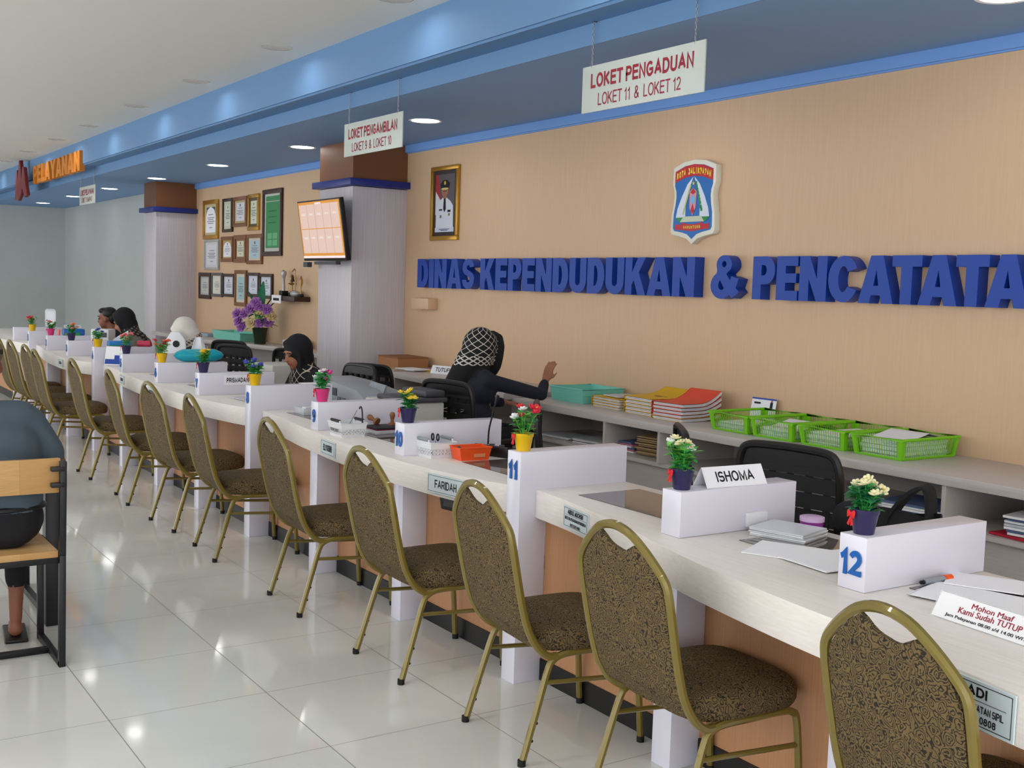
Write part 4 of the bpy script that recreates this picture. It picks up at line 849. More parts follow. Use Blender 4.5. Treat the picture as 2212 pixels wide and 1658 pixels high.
tag(MB().box((0, 0, .002), (.3, .22, .003), M_KRAFT).build('envelope', None, (2.02, 1.2, .803), .2), 'brown envelope at the right edge of the counter', 'envelope')
sheets('paper_sheet', (1.62, 1.30, .808), .5, .21, .16, 1, 'loose white sheet tilted across the papers by divider 12', seed=9)
# far counters
p = thing('tissue_pack', 'teal pillow pack of tissues on divider 6', 'tissues', (-5.235, 1.24, .9556), 1.57); M_TEAL = mat('teal_plastic', (20, 172, 196), .3)
mb = MB(); mb.grid(lambda u, v: Vector(((u-.5)*.40, (.5-abs(u-.5))**.25*math.cos(v*2*PI)*.10, .052+(min(1, (.5-abs(u-.5))*5)**.5)*math.sin(v*2*PI)*.05)), 16, 16, M_TEAL); mb.build('pack', p)
MB().grid(lambda u, v: Vector((.0+(u-.5)*.11*(1.1-v*.6), .01*math.sin(u*7), .095+v*.1)), 6, 5, M_WHITE, thick=.003).build('tissue', p)
p = thing('tissue_box', 'blue and green tissue pack lying on tall post 4', 'tissues', (-7.221, 1.14, .9556), 1.57); M_TBLUE = mat('tissue_blue', (36, 130, 206), .35)
MB().bb(-.1, .1, -.05, .05, 0, .055, M_TBLUE, .012).bb(-.101, .101, -.052, .052, 0, .02, mat('tissue_green', (50, 150, 90), .4), .01).build('pack', p)
MB().grid(lambda u, v: Vector((-.05+u*.13, .01*math.sin(u*5), .05+v*(.02+.08*u))), 6, 4, M_WHITE, thick=.003).build('tissue', p)
p = thing('plastic_pack', 'clear wrapped blue and green tissue pack lying on divider 2', 'tissues', (-9.239, 1.18, .9556), 1.57); MB().bb(-.11, .11, -.05, .05, 0, .07, mat('pack_blue', (30, 110, 190), .3), .015).bb(-.1, .06, -.055, .055, 0, .03, mat('pack_green', (40, 170, 80), .3), .01).build('pack', p); MB().bb(-.1, .08, -.045, .045, .07, .12, M_CLEAR, .02).build('wrapping', p)
s = thing('clear_jar', 'clear tub of colourful trinkets left of divider 2', 'tub', (-9.46, 1.05, .8)); MB().bb(-.09, .09, -.06, .06, .001, .10, M_CLEAR, .01).build('tub_body', s); MB().ell((-.03, 0, .04), (.04, .03, .03), mat('trinket_pink', (226, 110, 160), .5)).ell((.03, .01, .025), (.05, .03, .02), mat('trinket_blue', (60, 80, 190), .5)).build('contents', s)
tag(MB().prism([(-.015, 0), (.02, 0), (.035, .1), (.01, .11)], .01, mat('neon_orange', (250, 110, 80), .5)).build('paper_tag', None, (-9.40, 1.06, .905), 0), 'neon orange paper tag in the tub of trinkets', 'tag')
bpy.data.objects['paper_tag'].rotation_euler = (PI/2, 0, .4)
tag(MB().prism([(-.07, 0), (.07, 0), (.07, .2), (.05, .225), (-.05, .225), (-.07, .2)], .004, M_CLEAR, FRONT((0, 0, 0)), .001).prism([(-.055, .01), (.055, .01), (.055, .2), (-.055, .2)], .002, M_WHITE, FRONT((0, .001, 0))).build('card_holder', None, (-11.13, 1.33, .9556), .9), 'clear upright card holder with rounded top on the farthest divider box', 'holder')
s = thing('desk_calendar', 'tent desk calendar with blue printing beside tall post 4', 'calendar', (-7.08, 1.07, .8), .9)
for sg_ in (-1, 1): MB().box((0, 0, .085), (.17, .002, .175), M_WHITE, M=Matrix.Translation((0, sg_*.045, 0)) @ Matrix.Rotation(sg_*.27, 4, 'X')).build('leaf', s)
MB().box((-.0, -.003, .03), (.16, .001, .045), M_BLUEL, M=Matrix.Translation((0, -.045, 0)) @ Matrix.Rotation(-.27, 4, 'X')).box((.03, -.003, .07), (.05, .001, .04), M_BLUEL, M=Matrix.Translation((0, -.045, 0)) @ Matrix.Rotation(-.27, 4, 'X')).build('print', s)
s = thing('webcam_stand', 'white wedge shaped stand with a round black lens behind divider 6', 'camera', (-6.50, 1.44, .80), .95)
MB().prism([(-.12, 0), (.12, 0), (.1, .26), (.045, .33), (-.03, .33), (-.09, .24)], .03, M_WPLAST, FRONT((0, 0, 0)), .006).build('stand', s); MB().lathe([(0, 0), (.03, 0), (.03, .008), (0, .008)], M_INK, 18, FRONT((.02, -.029, .225))).build('lens', s)
tag(MB().box((0, 0, .065), (.07, .05, .13), M_GREYP, .006).build('card_reader', None, (-6.95, 1.5, .80), 0), 'small upright grey device behind divider 5', 'device')
bpy.data.objects['card_reader'].location.z = .83
tag(MB().tube([(-.06, 0, .03), (.06, 0, .03)], .028, mat('pink_roll', (206, 62, 92), .4), 14).build('pink_roll', None, (-7.221, 1.37, .9535), 1.0), 'pink roll on the back end of tall post 4', 'roll')
sheets('document_stack', (-3.85, 1.2, .803), .1, .21, .29, 2, 'white papers between divider 7 and tall post 8', seed=12)
tag(MB().box((0, 0, .006), (.2, .05, .012), M_INK, .003).build('document_clip', None, (-4.72, 1.16, .803), .3), 'black ruler like bar on the counter between dividers 6 and 7', 'bar')

s = thing('speaker_box', 'small black box fixed under the counter edge left of tall post 11', 'speaker', (-.80, .97, .61), .2)
MB().prism([(-.055, .0), (.055, .0), (.075, .0745), (-.075, .0745)], .09, M_BPLAST, FRONT((0, .045, 0)), .004).build('housing', s); MB().box((0, -.047, .04), (.07, .003, .045), M_DARKP).build('grille', s)

# ---------------- back counters along the wall -----------------------------
def credenza(label, fx, z, divs, shelf=True):
    """fx: [(x, front y)] left to right"""
    a, b = fx[0][0], fx[-1][0]; cx, cy = (a+b)/2, 3.35; c = thing('back_counter', label, 'counter', (cx, cy, 0), 0, 'back counters along the wall')
    q = lambda x: lerp_pts(fx, x); n = 24
    fr = [(a+(b-a)*i/n-cx, q(a+(b-a)*i/n)-cy) for i in range(n+1)]
    MB().prism(fr+[(b-cx, YW-.001-cy), (a-cx, YW-.001-cy)], .048, M_CRED, Matrix.Translation((0, 0, z-.048)), .001).build('worktop', c)
    fr2 = [(x, y+.03) for x, y in fr]
    MB().prism(fr2+[(b-cx, YW-.03-cy), (a-cx, YW-.03-cy)], .025, M_CRED, Matrix.Translation((0, 0, .53))).build('shelf', c)
    MB().prism([(x, y+.03) for x, y in fr2]+[(b-cx, YW-.03-cy), (a-cx, YW-.03-cy)], .53, M_CRED, Matrix.Translation((0, 0, 0))).build('lower_cabinet', c)
    MB().bb(a-cx, b-cx, YW-.03-cy, YW-.002-cy, .555, z-.048, M_CRED).build('back_panel', c)
    for x in divs: MB().bb(x-.011-cx, x+.011-cx, q(x)+.012-cy, YW-.031-cy, .555, z-.049, M_CRED).build('partition', c)
    x = a+.25
    while x < b:
        MB().bb(x-.002-cx, x+.002-cx, q(x)+.055-cy, q(x)+.062-cy, .06, .5, M_DARKP).build('door_gap', c); x += .5
credenza('long grey back counter with open shelves carrying the green baskets', [(-3.42, 3.0), (-2, 2.99), (3.2, 2.985)], .80, [-3.307, -2.321, -1.773, .266, 1.5])
credenza('grey back counter left of the long one, carrying the TUTUP sign', [(-6.39, 3.12), (-6.1, 3.10), (-5.6, 3.05), (-4.6, 2.99), (-3.43, 2.93)], .835, [-5.4, -4.4])
credenza('grey curved back desk between the pillars below the certificates', [(-12.7, 3.0), (-10.6, 3.03), (-9.4, 3.3), (-8.9, 3.4), (-8.3, 3.38), (-7.17, 3.36)], .84, [])
# folders, each its own thing
def folder(o, rz, wd, dp, th, m, label, group, sag=0, seed=0, pages=3):
    f = thing('file_folder', label, 'folder', o, rz, group); r_ = random.Random(seed)
    def cover(z):
        def g(u, v): x = (u-.5)*wd; y = (v-.5)*dp; return Vector((x, y, z+sag*max(0, v-.45)**2*2.2))
        return g
    mb = MB(); mb.grid(cover(.0015), 1, 8, m, thick=.0016); mb.grid(cover(th), 1, 8, m, thick=.0016)
    mb.grid(lambda u, v: Vector((-wd/2-.006*math.sin(PI*v), (u-.5)*dp*.98, .0015+(th-.0015)*v+sag*max(0, u-.45)**2*2.2)), 8, 4, m, thick=.0012); mb.build('cover', f)
    mb = MB()
    for k in range(pages):
        z = .003+(th-.006)*(k+.5)/pages; dx = r_.uniform(-.004, .008)
        mb.grid(lambda u, v: Vector((dx+(u-.48)*wd*.97, (v-.5)*dp*.97+r_.uniform(0, .0005), z+sag*max(0, v-.45)**2*2.2)), 1, 8, (M_WHITE, M_PAPER2)[k % 2], thick=(th-.006)/pages*.8)
    mb.build('pages', f)
z = .801
for i in range(4): folder((-2.62+.006*(i % 2), 3.37, z+i*.0185), -.08+.02*(i % 3), .33, .25, .018, M_YEL, 'yellow folder in the low stack beside the mint tray, %s' % ('at the bottom', 'second from the bottom', 'third from the bottom', 'on top under a white sheet')[i], 'low stack of yellow folders', .012, i)
sheets('paper_sheet', (-2.62, 3.40, z+.079), -.06, .2, .2, 2, 'white papers on top of the low stack of yellow folders', seed=22)
for i in range(5): folder((-2.24, 3.40, z+i*.023), -.04+.03*(i % 2), .30, .36, .022, M_YEL, 'yellow folder in the tall middle stack, %s' % ('at the bottom', 'second from the bottom', 'third from the bottom', 'fourth from the bottom', 'on top with dark printing')[i], 'tall stack of yellow folders', .03+.012*i, 10+i)
tag(MB().box((0, 0, 0), (.12, .012, .0006), M_INK).box((0, -.03, 0), (.07, .01, .0006), M_INK).build('folder_print', bpy.data.objects[[o.name for o in bpy.data.objects if o.get('label') == 'yellow folder in the tall middle stack, on top with dark printing'][0]], (0, .02, .0245)), None, None)
bpy.data.objects['folder_print'].rotation_euler = (.02, 0, 0)
for i in range(5): folder((-1.925, 3.36, z+i*.023), .06-.03*(i % 2), .27, .36, .022, (M_YEL, M_RED, M_RED, M_RED, M_RED)[i], '%s folder in the stack left of the green baskets, %s' % (('yellow', 'red', 'red', 'red', 'red')[i], ('at the bottom', 'second from the bottom', 'third from the bottom', 'fourth from the bottom', 'on top, curling up')[i]), 'stack of red folders', .03+.02*i, 20+i, 4)
# green file baskets
def file_basket(x, y, label, n, rz, first=None):
    wd, dp, ht, k = .32, .47, .105, .92
    b = thing('file_basket', label, 'basket', (x, y, .8005), rz, 'lime green file baskets'); mb = MB()
    B = [Vector((a*wd/2*k, c*dp/2*k, .004)) for a, c in ((-1, -1), (1, -1), (1, 1), (-1, 1))]; T = [Vector((a*wd/2, c*dp/2, ht)) for a, c in ((-1, -1), (1, -1), (1, 1), (-1, 1))]
    mb.bb(-wd/2*k, wd/2*k, -dp/2*k, dp/2*k, 0, .004, M_LIME)
    mb.build('tray_bottom', b)
    MB().tube([t_+Vector((0, 0, .0)) for t_ in T], .0085, M_LIME, 8, True).build('rim', b)
    for i in range(4):
        j = (i+1) % 4; nn = 20 if i % 2 == 0 else 30; mb = MB()
        for q in range(1, nn):
            u = q/nn; mb.tube([B[i].lerp(B[j], u), T[i].lerp(T[j], u)], .0019, M_LIME, 4)
        mb.tube([B[i].lerp(T[i], .04), B[j].lerp(T[j], .04)], .004, M_LIME, 6)
        mb.build('slat_wall', b)
        mb = MB(); c0, c1 = B[i], T[i]
        for (p, q_) in ((B[j]-B[i], T[j]-T[i]), (B[i-1]-B[i], T[i-1]-T[i])):
            p = p.normalized()*.022; q_ = q_.normalized()*.028
            mb.grid(lambda u, v, p=p, q_=q_: (c0+p*u).lerp(c1+q_*u, v), 1, 1, M_LIME, thick=.003)
        mb.build('corner_post', b, smooth=False)
    sheets('document_stack', (x, y, .806), rz, .25, .38, n, 'pile of documents inside the %s' % label.split(' holding')[0].split(', ')[0], th=.0075, jit=.012, group='papers in the green baskets', seed=int(x*10)+50, ms=(M_WHITE, mat('paper_mint', (206, 222, 214), .6), M_WHITE))
    return b
for i, (x, n) in enumerate(((-1.33, 6), (-.985, 7), (-.62, 9), (-.255, 11))):
    file_basket(x, 3.385, ['leftmost lime green basket, beside the bank calendar, holding documents', 'second lime green basket from the left, holding documents', 'third lime green basket from the left, holding documents', 'rightmost lime green basket, holding the fullest pile of documents'][i], n, 0)
for x, z_, lb in ((-.97, .862, 'folded white sheet rising from the second green basket'), (-.255, .892, 'folded white sheet peaking over the rightmost green basket')):
    tag(MB().grid(lambda u, v: Vector(((u-.5)*.24, (v-.5)*.3, .035*(1-abs(v-.5)*2))), 2, 8, M_WHITE, thick=.001).build('folded_sheet', None, (x, 3.42, z_)), lb, 'paper')
# calendar behind the first basket, mint trays
s = thing('bank_calendar', 'small white tent calendar leaning by the wall behind the leftmost green basket', 'calendar', (-1.50, 3.60, .8), .1); MB().box((0, 0, .085), (.19, .002, .175), M_WHITE, M=Matrix.Rotation(-.2, 4, 'X')).build('leaf', s)
mb = MB(); Q = Matrix.Rotation(-.2, 4, 'X'); mb.box((0, -.002, .168), (.19, .001, .01), M_BLUEL, M=Q); mb.box((-.05, -.002, .14), (.05, .001, .012), M_INK, M=Q); mb.box((.06, -.002, .125), (.02, .001, .05), M_NAVYCLOTH, M=Q); mb.box((.06, -.002, .155), (.014, .001, .014), M_SKIN, M=Q); mb.build('print', s, smooth=False)
def mint_tray(x0, x1, y0, y1, z, ht, label, m=M_MINT):
    s = thing('mint_tray', label, 'tray', ((x0+x1)/2, (y0+y1)/2, z), 0); W_, D_ = (x1-x0)/2, (y1-y0)/2; k = .93; mb = MB()
    for (a, b) in (((-1, -1), (1, -1)), ((1, -1), (1, 1)), ((1, 1), (-1, 1)), ((-1, 1), (-1, -1))):
        mb.grid(lambda u, v, a=a, b=b: Vector(((a[0]+(b[0]-a[0])*u)*W_*(k+(1-k)*v), (a[1]+(b[1]-a[1])*u)*D_*(k+(1-k)*v), .002+v*ht)), 1, 1, m, thick=.003)
        for q in range(5): v = .15+.14*q; p0 = Vector((a[0]*W_*(k+(1-k)*v), a[1]*D_*(k+(1-k)*v), .002+v*ht)); p1 = Vector((b[0]*W_*(k+(1-k)*v), b[1]*D_*(k+(1-k)*v), .002+v*ht)); mb.tube([p0.lerp(p1, .03), p0.lerp(p1, .97)], .0028, m, 5)
    mb.bb(-W_*k, W_*k, -D_*k, D_*k, .0005, .004, m); mb.build('tray_body', s, smooth=False)
    MB().tube([(-W_, -D_, ht), (W_, -D_, ht), (W_, D_, ht), (-W_, D_, ht)], .006, m, 6, True).build('rim', s); return s
mint_tray(-3.28, -2.88, 3.24, 3.62, .8005, .10, 'square mint plastic tray under the raised hand')
mint_tray(-11.0, -9.95, 3.3, 3.6, .8405, .10, 'long mint plastic tray on the desk below the certificates')
tag(MB().box((0, 0, .006), (.1, .07, .012), mat('teal_pad', (30, 110, 120), .4), .003).box((0, 0, .02), (.02, .02, .03), M_SFRAME, .004).build('stamp_pad', None, (-3.36, 3.2, .8005)), 'small teal stamp pad just left of the square mint tray', 'stamp pad')
# the TUTUP desk
bx = thing('cardboard_box', 'open brown cardboard box at the pillar end of the back counter', 'box', (-5.98, 3.45, .8355)); MB().bb(-.2, .2, -.16, .16, 0, .1, M_CARD).build('carton', bx); MB().bb(-.201, .201, -.161, .161, .085, .1005, mat('carton_edge', (150, 102, 66), .8)).build('rim', bx)
for i, (x, y, m_, lb) in enumerate(((-5.62, 3.2, M_KRAFT, 'brown papers in front of the cardboard box'), (-5.5, 3.3, M_WHITE, 'white papers between the cardboard box and the TUTUP sign'), (-5.32, 3.5, M_YEL, 'yellow sheet behind the papers near the TUTUP sign'))):
    sheets('document_stack', (x, y, .836+.006*(i == 1)), .2*i, .28, .2, 3, lb, ms=(m_, M_PAPER2 if i < 2 else M_YEL), th=.004, seed=30+i)
tent_sign((-5.12, 3.40, .835), .35, .26, .07, .07, 'TUTUP', 'tent sign reading TUTUP on the back counter')
# desk between pillars
v_ = thing('flower_vase', 'vase of purple and cream artificial flowers with tall leaves below the trophy shelf', 'flowers', (-9.55, 3.40, .8405), .95)
MB().lathe([(0, 0), (.07, 0), (.075, .06), (.09, .16), (.098, .2), (.09, .2), (0, .18)], mat('vase_dark', (46, 58, 44), .2), 22).build('vase', v_)
mb = MB(); rr = random.Random(5)
for q in range(36):
    a = rr.random()*2*PI; leafy(mb, (.05*math.cos(a), .05*math.sin(a), .2+rr.random()*.2), (math.cos(a), math.sin(a), rr.uniform(-.2, .8)), rr.uniform(.09, .17), .03, (M_TEALG, M_GREEN2)[q % 3 == 0])
for a, h_ in ((0, .46), (.6, .36), (-.5, .40), (1.2, .3)): leafy(mb, (.02*a, .0, .3), (math.sin(a)*.5, .05, 1), h_, .055, M_TEALG)
mb.build('foliage', v_, ang=80)
def rose_mesh(name, c):
    mb = MB(); m = mat(name, c, .55)
    for ring, (n, r, el, sz) in enumerate(((6, .042, .3, .034), (5, .026, .75, .03), (4, .012, 1.15, .024))):
        for k in range(n): mb.ell((0, 0, 0), (sz, sz*.85, .006), m, 8, Matrix.Rotation(2*PI*k/n+ring*.5, 4, 'Z') @ Matrix.Translation((r, 0, .006+ring*.012)) @ Matrix.Rotation(-el, 4, 'Y'))
    o = mb.build('flower'); d = o.data; bpy.data.objects.remove(o); return d
RP, RC = rose_mesh('rose_purple', (170, 110, 190)), rose_mesh('rose_cream', (226, 206, 150))
for q, (x, z_, m_) in enumerate(((-.24, .27, RP), (-.17, .36, RP), (-.2, .2, RP), (-.08, .25, RC), (-.10, .42, RP), (0, .46, RP), (.02, .36, RC), (.1, .42, RP), (.02, .26, RP), (.12, .27, RP), (-.03, .5, RP), (.15, .34, RC), (-.26, .36, RP))):
    fo = bpy.data.objects.new('flower', m_); COL.objects.link(fo); fo.parent = v_; fo.location = (x, -.1+.25*abs(x)*.5, z_); fo.rotation_euler = (1.2, 0, x*2)
s = thing('juice_carton', 'orange and green carton beside the flower vase', 'carton', (-10.0, 3.55, .8405)); MB().box((0, 0, .13), (.1, .08, .26), mat('carton_green', (90, 150, 100), .4), .004).build('body', s); MB().box((-.056, 0, .12), (.03, .085, .24), M_OR, .003).build('flap', s)
sheets('document_stack', (-11.3, 3.4, .8405), 0, .3, .22, 5, 'stack of grey documents left of the long mint tray', ms=(mat('blue_paper', (150, 180, 200), .6), M_PAPER2), th=.008, seed=41)
sheets('document_stack', (-8.7, 3.52, .8405), 0, .3, .22, 8, 'pile of crumpled white papers near the right pillar end of the desk', ms=(M_WHITE, M_PAPER2), th=.012, seed=42)
# shelf contents
Zs = .5555
def shelf_stack(x, y, n, ms, th, lb, seed, wd=.32, dp=.24, rz=.1): sheets('document_stack', (x, y, Zs), rz, wd, dp, n, lb, ms=ms, th=th, jit=.012, seed=seed)
M_PK = mat('paper_pink', (206, 120, 150), .6); M_BL = mat('paper_blue', (90, 110, 150), .6); M_DRED = mat('folder_crimson', (196, 30, 60), .5)
shelf_stack(-3.0, 3.2, 3, (M_PAPER2, M_WHITE), .005, 'papers on the shelf below the mint tray', 51)
shelf_stack(-2.62, 3.22, 4, (M_WHITE, M_PAPER2), .007, 'white papers on the shelf behind the sideways chair', 52)
shelf_stack(-2.22, 3.24, 6, (M_WHITE, M_PK, M_BL), .012, 'coloured documents on the shelf beside the brown envelopes', 53, .13, .26, .02)
kr = thing('envelope_bundle', 'bundle of brown envelopes in plastic on the open shelf', 'envelopes', (-1.98, 3.26, Zs), .15, None); mb = MB(); r_ = random.Random(9)
for i in range(9): mb.grid(lambda u, v, i=i: Vector(((u-.5)*.30+.01*math.sin(i*2), (v-.5)*.26+.012*math.cos(i*3), .012+.014*i+.012*math.sin(3*u+i)*v)), 6, 6, M_KRAFT, thick=.008)
mb.build('envelopes', kr)
shelf_stack(-1.3, 3.22, 2, (M_BL, M_PAPER2), .006, 'thin papers on the shelf behind the unnumbered divider', 54)
shelf_stack(.02, 3.2, 5, (M_WHITE, M_BL, M_WHITE), .012, 'white and blue papers on the shelf behind the black bag', 55, .32, .3)
sheets('document_stack', (.72, 3.22, Zs+.0135), .1, .36, .3, 7, 'thick pile of papers on the shelf at the right edge', ms=(M_WHITE, M_BL, M_WHITE, M_PAPER2), th=.013, jit=.012, seed=56)
sheets('red_folder', (.70, 3.2, Zs), -.08, .42, .33, 1, 'crimson folder under the thick pile at the right edge of the shelf', 'folder', (M_DRED,), .012, 0, None, 57)
# black bag hanging beyond divider 12
pd = thing('drawer_pedestal', 'low grey drawer pedestal under the black bag behind the counter', 'drawers', (.90, 1.80, 0)); MB().bb(-.2, .2, -.2, .2, 0, .5, M_CRED, .004).build('carcass', pd)
for z in (.02, .26): dw = MB().bb(-.19, .19, .2005, .21, z, z+.22, M_CRED, .003).build('drawer', pd); MB().bb(-.06, .06, .211, .225, z+.14, z+.15, M_CHROME).build('handle', dw)
bg = thing('black_bag', 'black cloth bag with thick strap behind the nearest flower pot', 'bag', (.90, 1.80, .501), .25)
MB().grid(lambda u, v: Vector((math.cos(u*2*PI)*(.225-.05*v*v)+.02*math.sin(u*14)*v, math.sin(u*2*PI)*.11*(1-v*.75), .33*v+.03*math.sin(u*9+1)*v)), 28, 8, M_BLKCLOTH).bb(-.18, .18, -.07, .07, 0, .02, M_BLKCLOTH).ell((-.2, -.02, .25), (.09, .06, .07), M_BLKCLOTH, M=Matrix.Rotation(.25, 4, 'Y')).build('bag_body', bg)
MB().grid(lambda u, v: Vector((-.02+.17*u+.05*math.sin(PI*u), (v-.5)*.085, .27+.185*max(0, math.sin(PI*u))**.6)), 20, 2, M_BLKCLOTH, thick=.012).build('strap', bg)

# ---------------- office chairs --------------------------------------------
def office_chair(x, y, rz, top, label, mesh=True, first=[None]):
    c = thing('office_chair', label, 'office chair', (x, y, 0), rz, 'black office chairs of the staff'); W_ = .235; H0 = .56; k = top-.985
    arc = [(-W_*.8, H0), (-W_*.95, H0+.1), (-W_, H0+.28), (-W_*.96, H0+.38), (-W_*.8, H0+.425), (-W_*.3, H0+.435)]
    arc = arc+[(-a, b) for a, b in arc[::-1]]
    lean = lambda z: -.20-.10*(z-H0)
    mb = MB(); mb.tube(crom([(a, lean(b), b+k) for a, b in arc], 5, True), .017, M_BPLAST, 8)
    mb.grid(lambda u, v: Vector(((u-.5)*2*W_*.9, lean(H0+.35+.08*v), H0+.35+k+.08*v)), 8, 2, M_BPLAST, thick=.012)
    mb.build('back_frame', c)
    mb = MB(); n = 6
    for i in range(n): z = H0+.02+(.34)*i/(n-1); mb.box((0, lean(z)+.004, z+k), (2*W_*.94, .008, .036 if mesh else .062), M_MESH, M=Matrix())
    for i in range(-2, 3): mb.box((i*.085, lean(H0+.19)+.006, H0+.19+k), (.03, .008, .36), M_MESH)
    mb.build('back_mesh', c)
    mb = MB(); mb.grid(lambda u, v: Vector((math.cos(u*2*PI)*.24*(1-(2*v-1)**6)**.5*(abs(math.cos(u*2*PI))**4+abs(math.sin(u*2*PI))**4)**-.25, .03+math.sin(u*2*PI)*.23*(1-(2*v-1)**6)**.5*(abs(math.cos(u*2*PI))**4+abs(math.sin(u*2*PI))**4)**-.25, .45+.035*(2*v-1))), 28, 10, M_BLKCLOTH); mb.build('seat', c)
    for s_ in (-1, 1):
        MB().tube(crom([(s_*.25, -.1, .44), (s_*.28, -.1, .56), (s_*.28, -.06, .64), (s_*.28, .14, .645)], 4), .014, M_BPLAST, 8).build('armrest', c)
    MB().tube([(0, -.05, .45), (0, -.23, .45), (0, -.26, .6)], .02, M_BPLAST, 6).build('back_bar', c)
    MB().tube([(0, 0, .08), (0, 0, .25), (0, 0, .42)], [.028, .028, .02], M_BPLAST, 10).build('column', c)
    for i in range(5):
        a = i*2*PI/5; l_ = MB().tube([(0, 0, .1), (.14*math.cos(a), .14*math.sin(a), .095), (.29*math.cos(a), .29*math.sin(a), .07)], [.024, .02, .014], M_BPLAST, 6).build('base_leg', c)
        MB().tube([(.29*math.cos(a)-.015*math.sin(a), .29*math.sin(a)+.015*math.cos(a), .028), (.29*math.cos(a)+.015*math.sin(a), .29*math.sin(a)-.015*math.cos(a), .028)], .028, M_RUBBER, 12).build('caster', l_)
    return c
office_chair(.28, 2.10, .2, .99, 'black mesh office chair behind the ISHOMA sign', False)
office_chair(-2.66, 2.20, .2, 1.0, 'black office chair with slotted back in front of the woman reaching out')
office_chair(-1.42, 2.12, -.62-PI/2*0, .97, 'black office chair seen edge on behind tall post 11')
office_chair(-.42, 2.28, -.62, .95, 'black office chair seen edge on left of the ISHOMA sign')
office_chair(-5.0, 2.75, .5, .93, 'black office chair in front of the cardboard box')
office_chair(-4.60, 2.10, PI+.1, .95, 'black office chair just behind the woman looking down')
office_chair(-6.2, 2.6, .4, .98, 'black office chair left of the woman looking down, near the desk below the vase')
office_chair(-7.15, 2.4, .4, .96, 'black office chair in the middle of the aisle with papers on it')
office_chair(-7.9, 2.6, .5, .96, 'black office chair nearest the white scarfed woman')
sheets('paper_sheet', (-7.12, 2.45, .487), .3, .297, .21, 2, 'white papers lying on a black chair seat', seed=61)
# equipment on staff desks
def staff_desk(x0, x1, y0, y1, z, label):
    d = thing('staff_desk', label, 'desk', ((x0+x1)/2, (y0+y1)/2, 0)); W_, D_ = (x1-x0)/2, (y1-y0)/2
    MB().bb(-W_, W_, -D_, D_, z-.03, z, M_CRED, .003).build('desktop', d)
    for s_ in (-1, 1): MB().bb(s_*W_-.02 if s_ > 0 else -W_, W_ if s_ > 0 else -W_+.02, -D_+.02, D_-.02, 0, z-.031, M_CRED).build('side_panel', d)
staff_desk(-3.8, -2.4, 1.50, 1.90, .70, 'white staff desk behind divider 9 carrying the printers')
p = thing('flat_printer', 'large grey printer seen from behind, with a handwritten number', 'printer', (-3.28, 1.72, .701), .02)
mb = MB(); mb.prism([(-.42, 0), (.36, 0), (.37, .12), (.33, .185), (.24, .225), (-.1, .255), (-.42, .265)], .3, M_GREYP, frame_m((0, .12, 0), (1, 0, 0), (0, 0, 1)), .012); mb.build('housing', p)
MB().prism([(.05, .2), (.28, .19), (.32, .26), (.12, .27)], .012, M_GREYP, frame_m((0, .0, .0), (1, 0, 0), (0, 0, 1))).build('lid', p)
MB().bb(-.14, -.04, -.183, -.18, .165, .215, M_DARKP).build('type_label', p); mb = MB(); sans(mb, '5NL23/10/17', M_INK, FRONT((.09, -.1815, .14)), .24, .04, .1); mb.build('lettering', p, smooth=False)
MB().tube(crom([(-.16, -.185, .18), (-.2, -.19, .14), (-.22, -.187, .08), (-.22, -.186, 0)], 4), .005, M_WPLAST, 6).build('cable', p)
p = thing('laser_printer', 'beige printer with dark lid between the grey printer and the slotted chair', 'printer', (-2.68, 1.70, .701), .02)
MB().box((0, 0, .1), (.44, .32, .2), M_BEIGEP, .012).build('housing', p); MB().box((.06, .02, .215), (.36, .3, .028), M_DARKP, .008).box((.06, .1, .25), (.3, .14, .04), M_DARKP, .01, M=Matrix.Rotation(.0, 4, 'X')).build('lid', p); MB().box((-.14, -.163, .14), (.06, .004, .03), M_DARKP).build('badge', p)
p = thing('desk_printer', 'small pale printer left of the woman looking down', 'printer', (-5.7, 2.08, .7005), .1); MB().box((0, 0, .1), (.4, .3, .2), M_BEIGEP, .01).build('housing', p); MB().box((0, -.152, .06), (.3, .004, .06), M_DARKP).build('slot', p)
staff_desk(-6.1, -5.3, 1.9, 2.25, .70, 'white staff desk with the small pale printer')
p = thing('desk_printer', 'white machine in front of the farthest man', 'printer', (-8.95, 1.42, .80), .9); MB().box((0, 0, .12), (.2, .18, .24), M_WPLAST, .015).build('housing', p); MB().box((.03, -.092, .18), (.1, .004, .05), M_DARKP).build('slot', p)
# right edge: plastic bag and papers beyond the counter
sheets('document_stack', (1.72, 1.75, .70), .2, .4, .3, 3, 'white sheets on the inner desk right of divider 12', seed=71); staff_desk(1.45, 2.6, 1.47, 1.95, .698, 'inner staff desk right of divider 12')
bgp = thing('plastic_bag', 'clear plastic bag with blue printing at the right edge', 'bag', (1.93, 1.62, .701), .2); MB().grid(lambda u, v: Vector((math.cos(u*2*PI)*.12*(1-.3*v)+.01*math.sin(u*20), math.sin(u*2*PI)*.07*(1-.4*v), .11*v+.008*math.sin(u*14))), 26, 6, M_CLEAR).build('bag_body', bgp); MB().box((.02, -.06, .06), (.09, .004, .05), mat('bag_blue', (30, 40, 150), .4), .001).build('print', bgp)

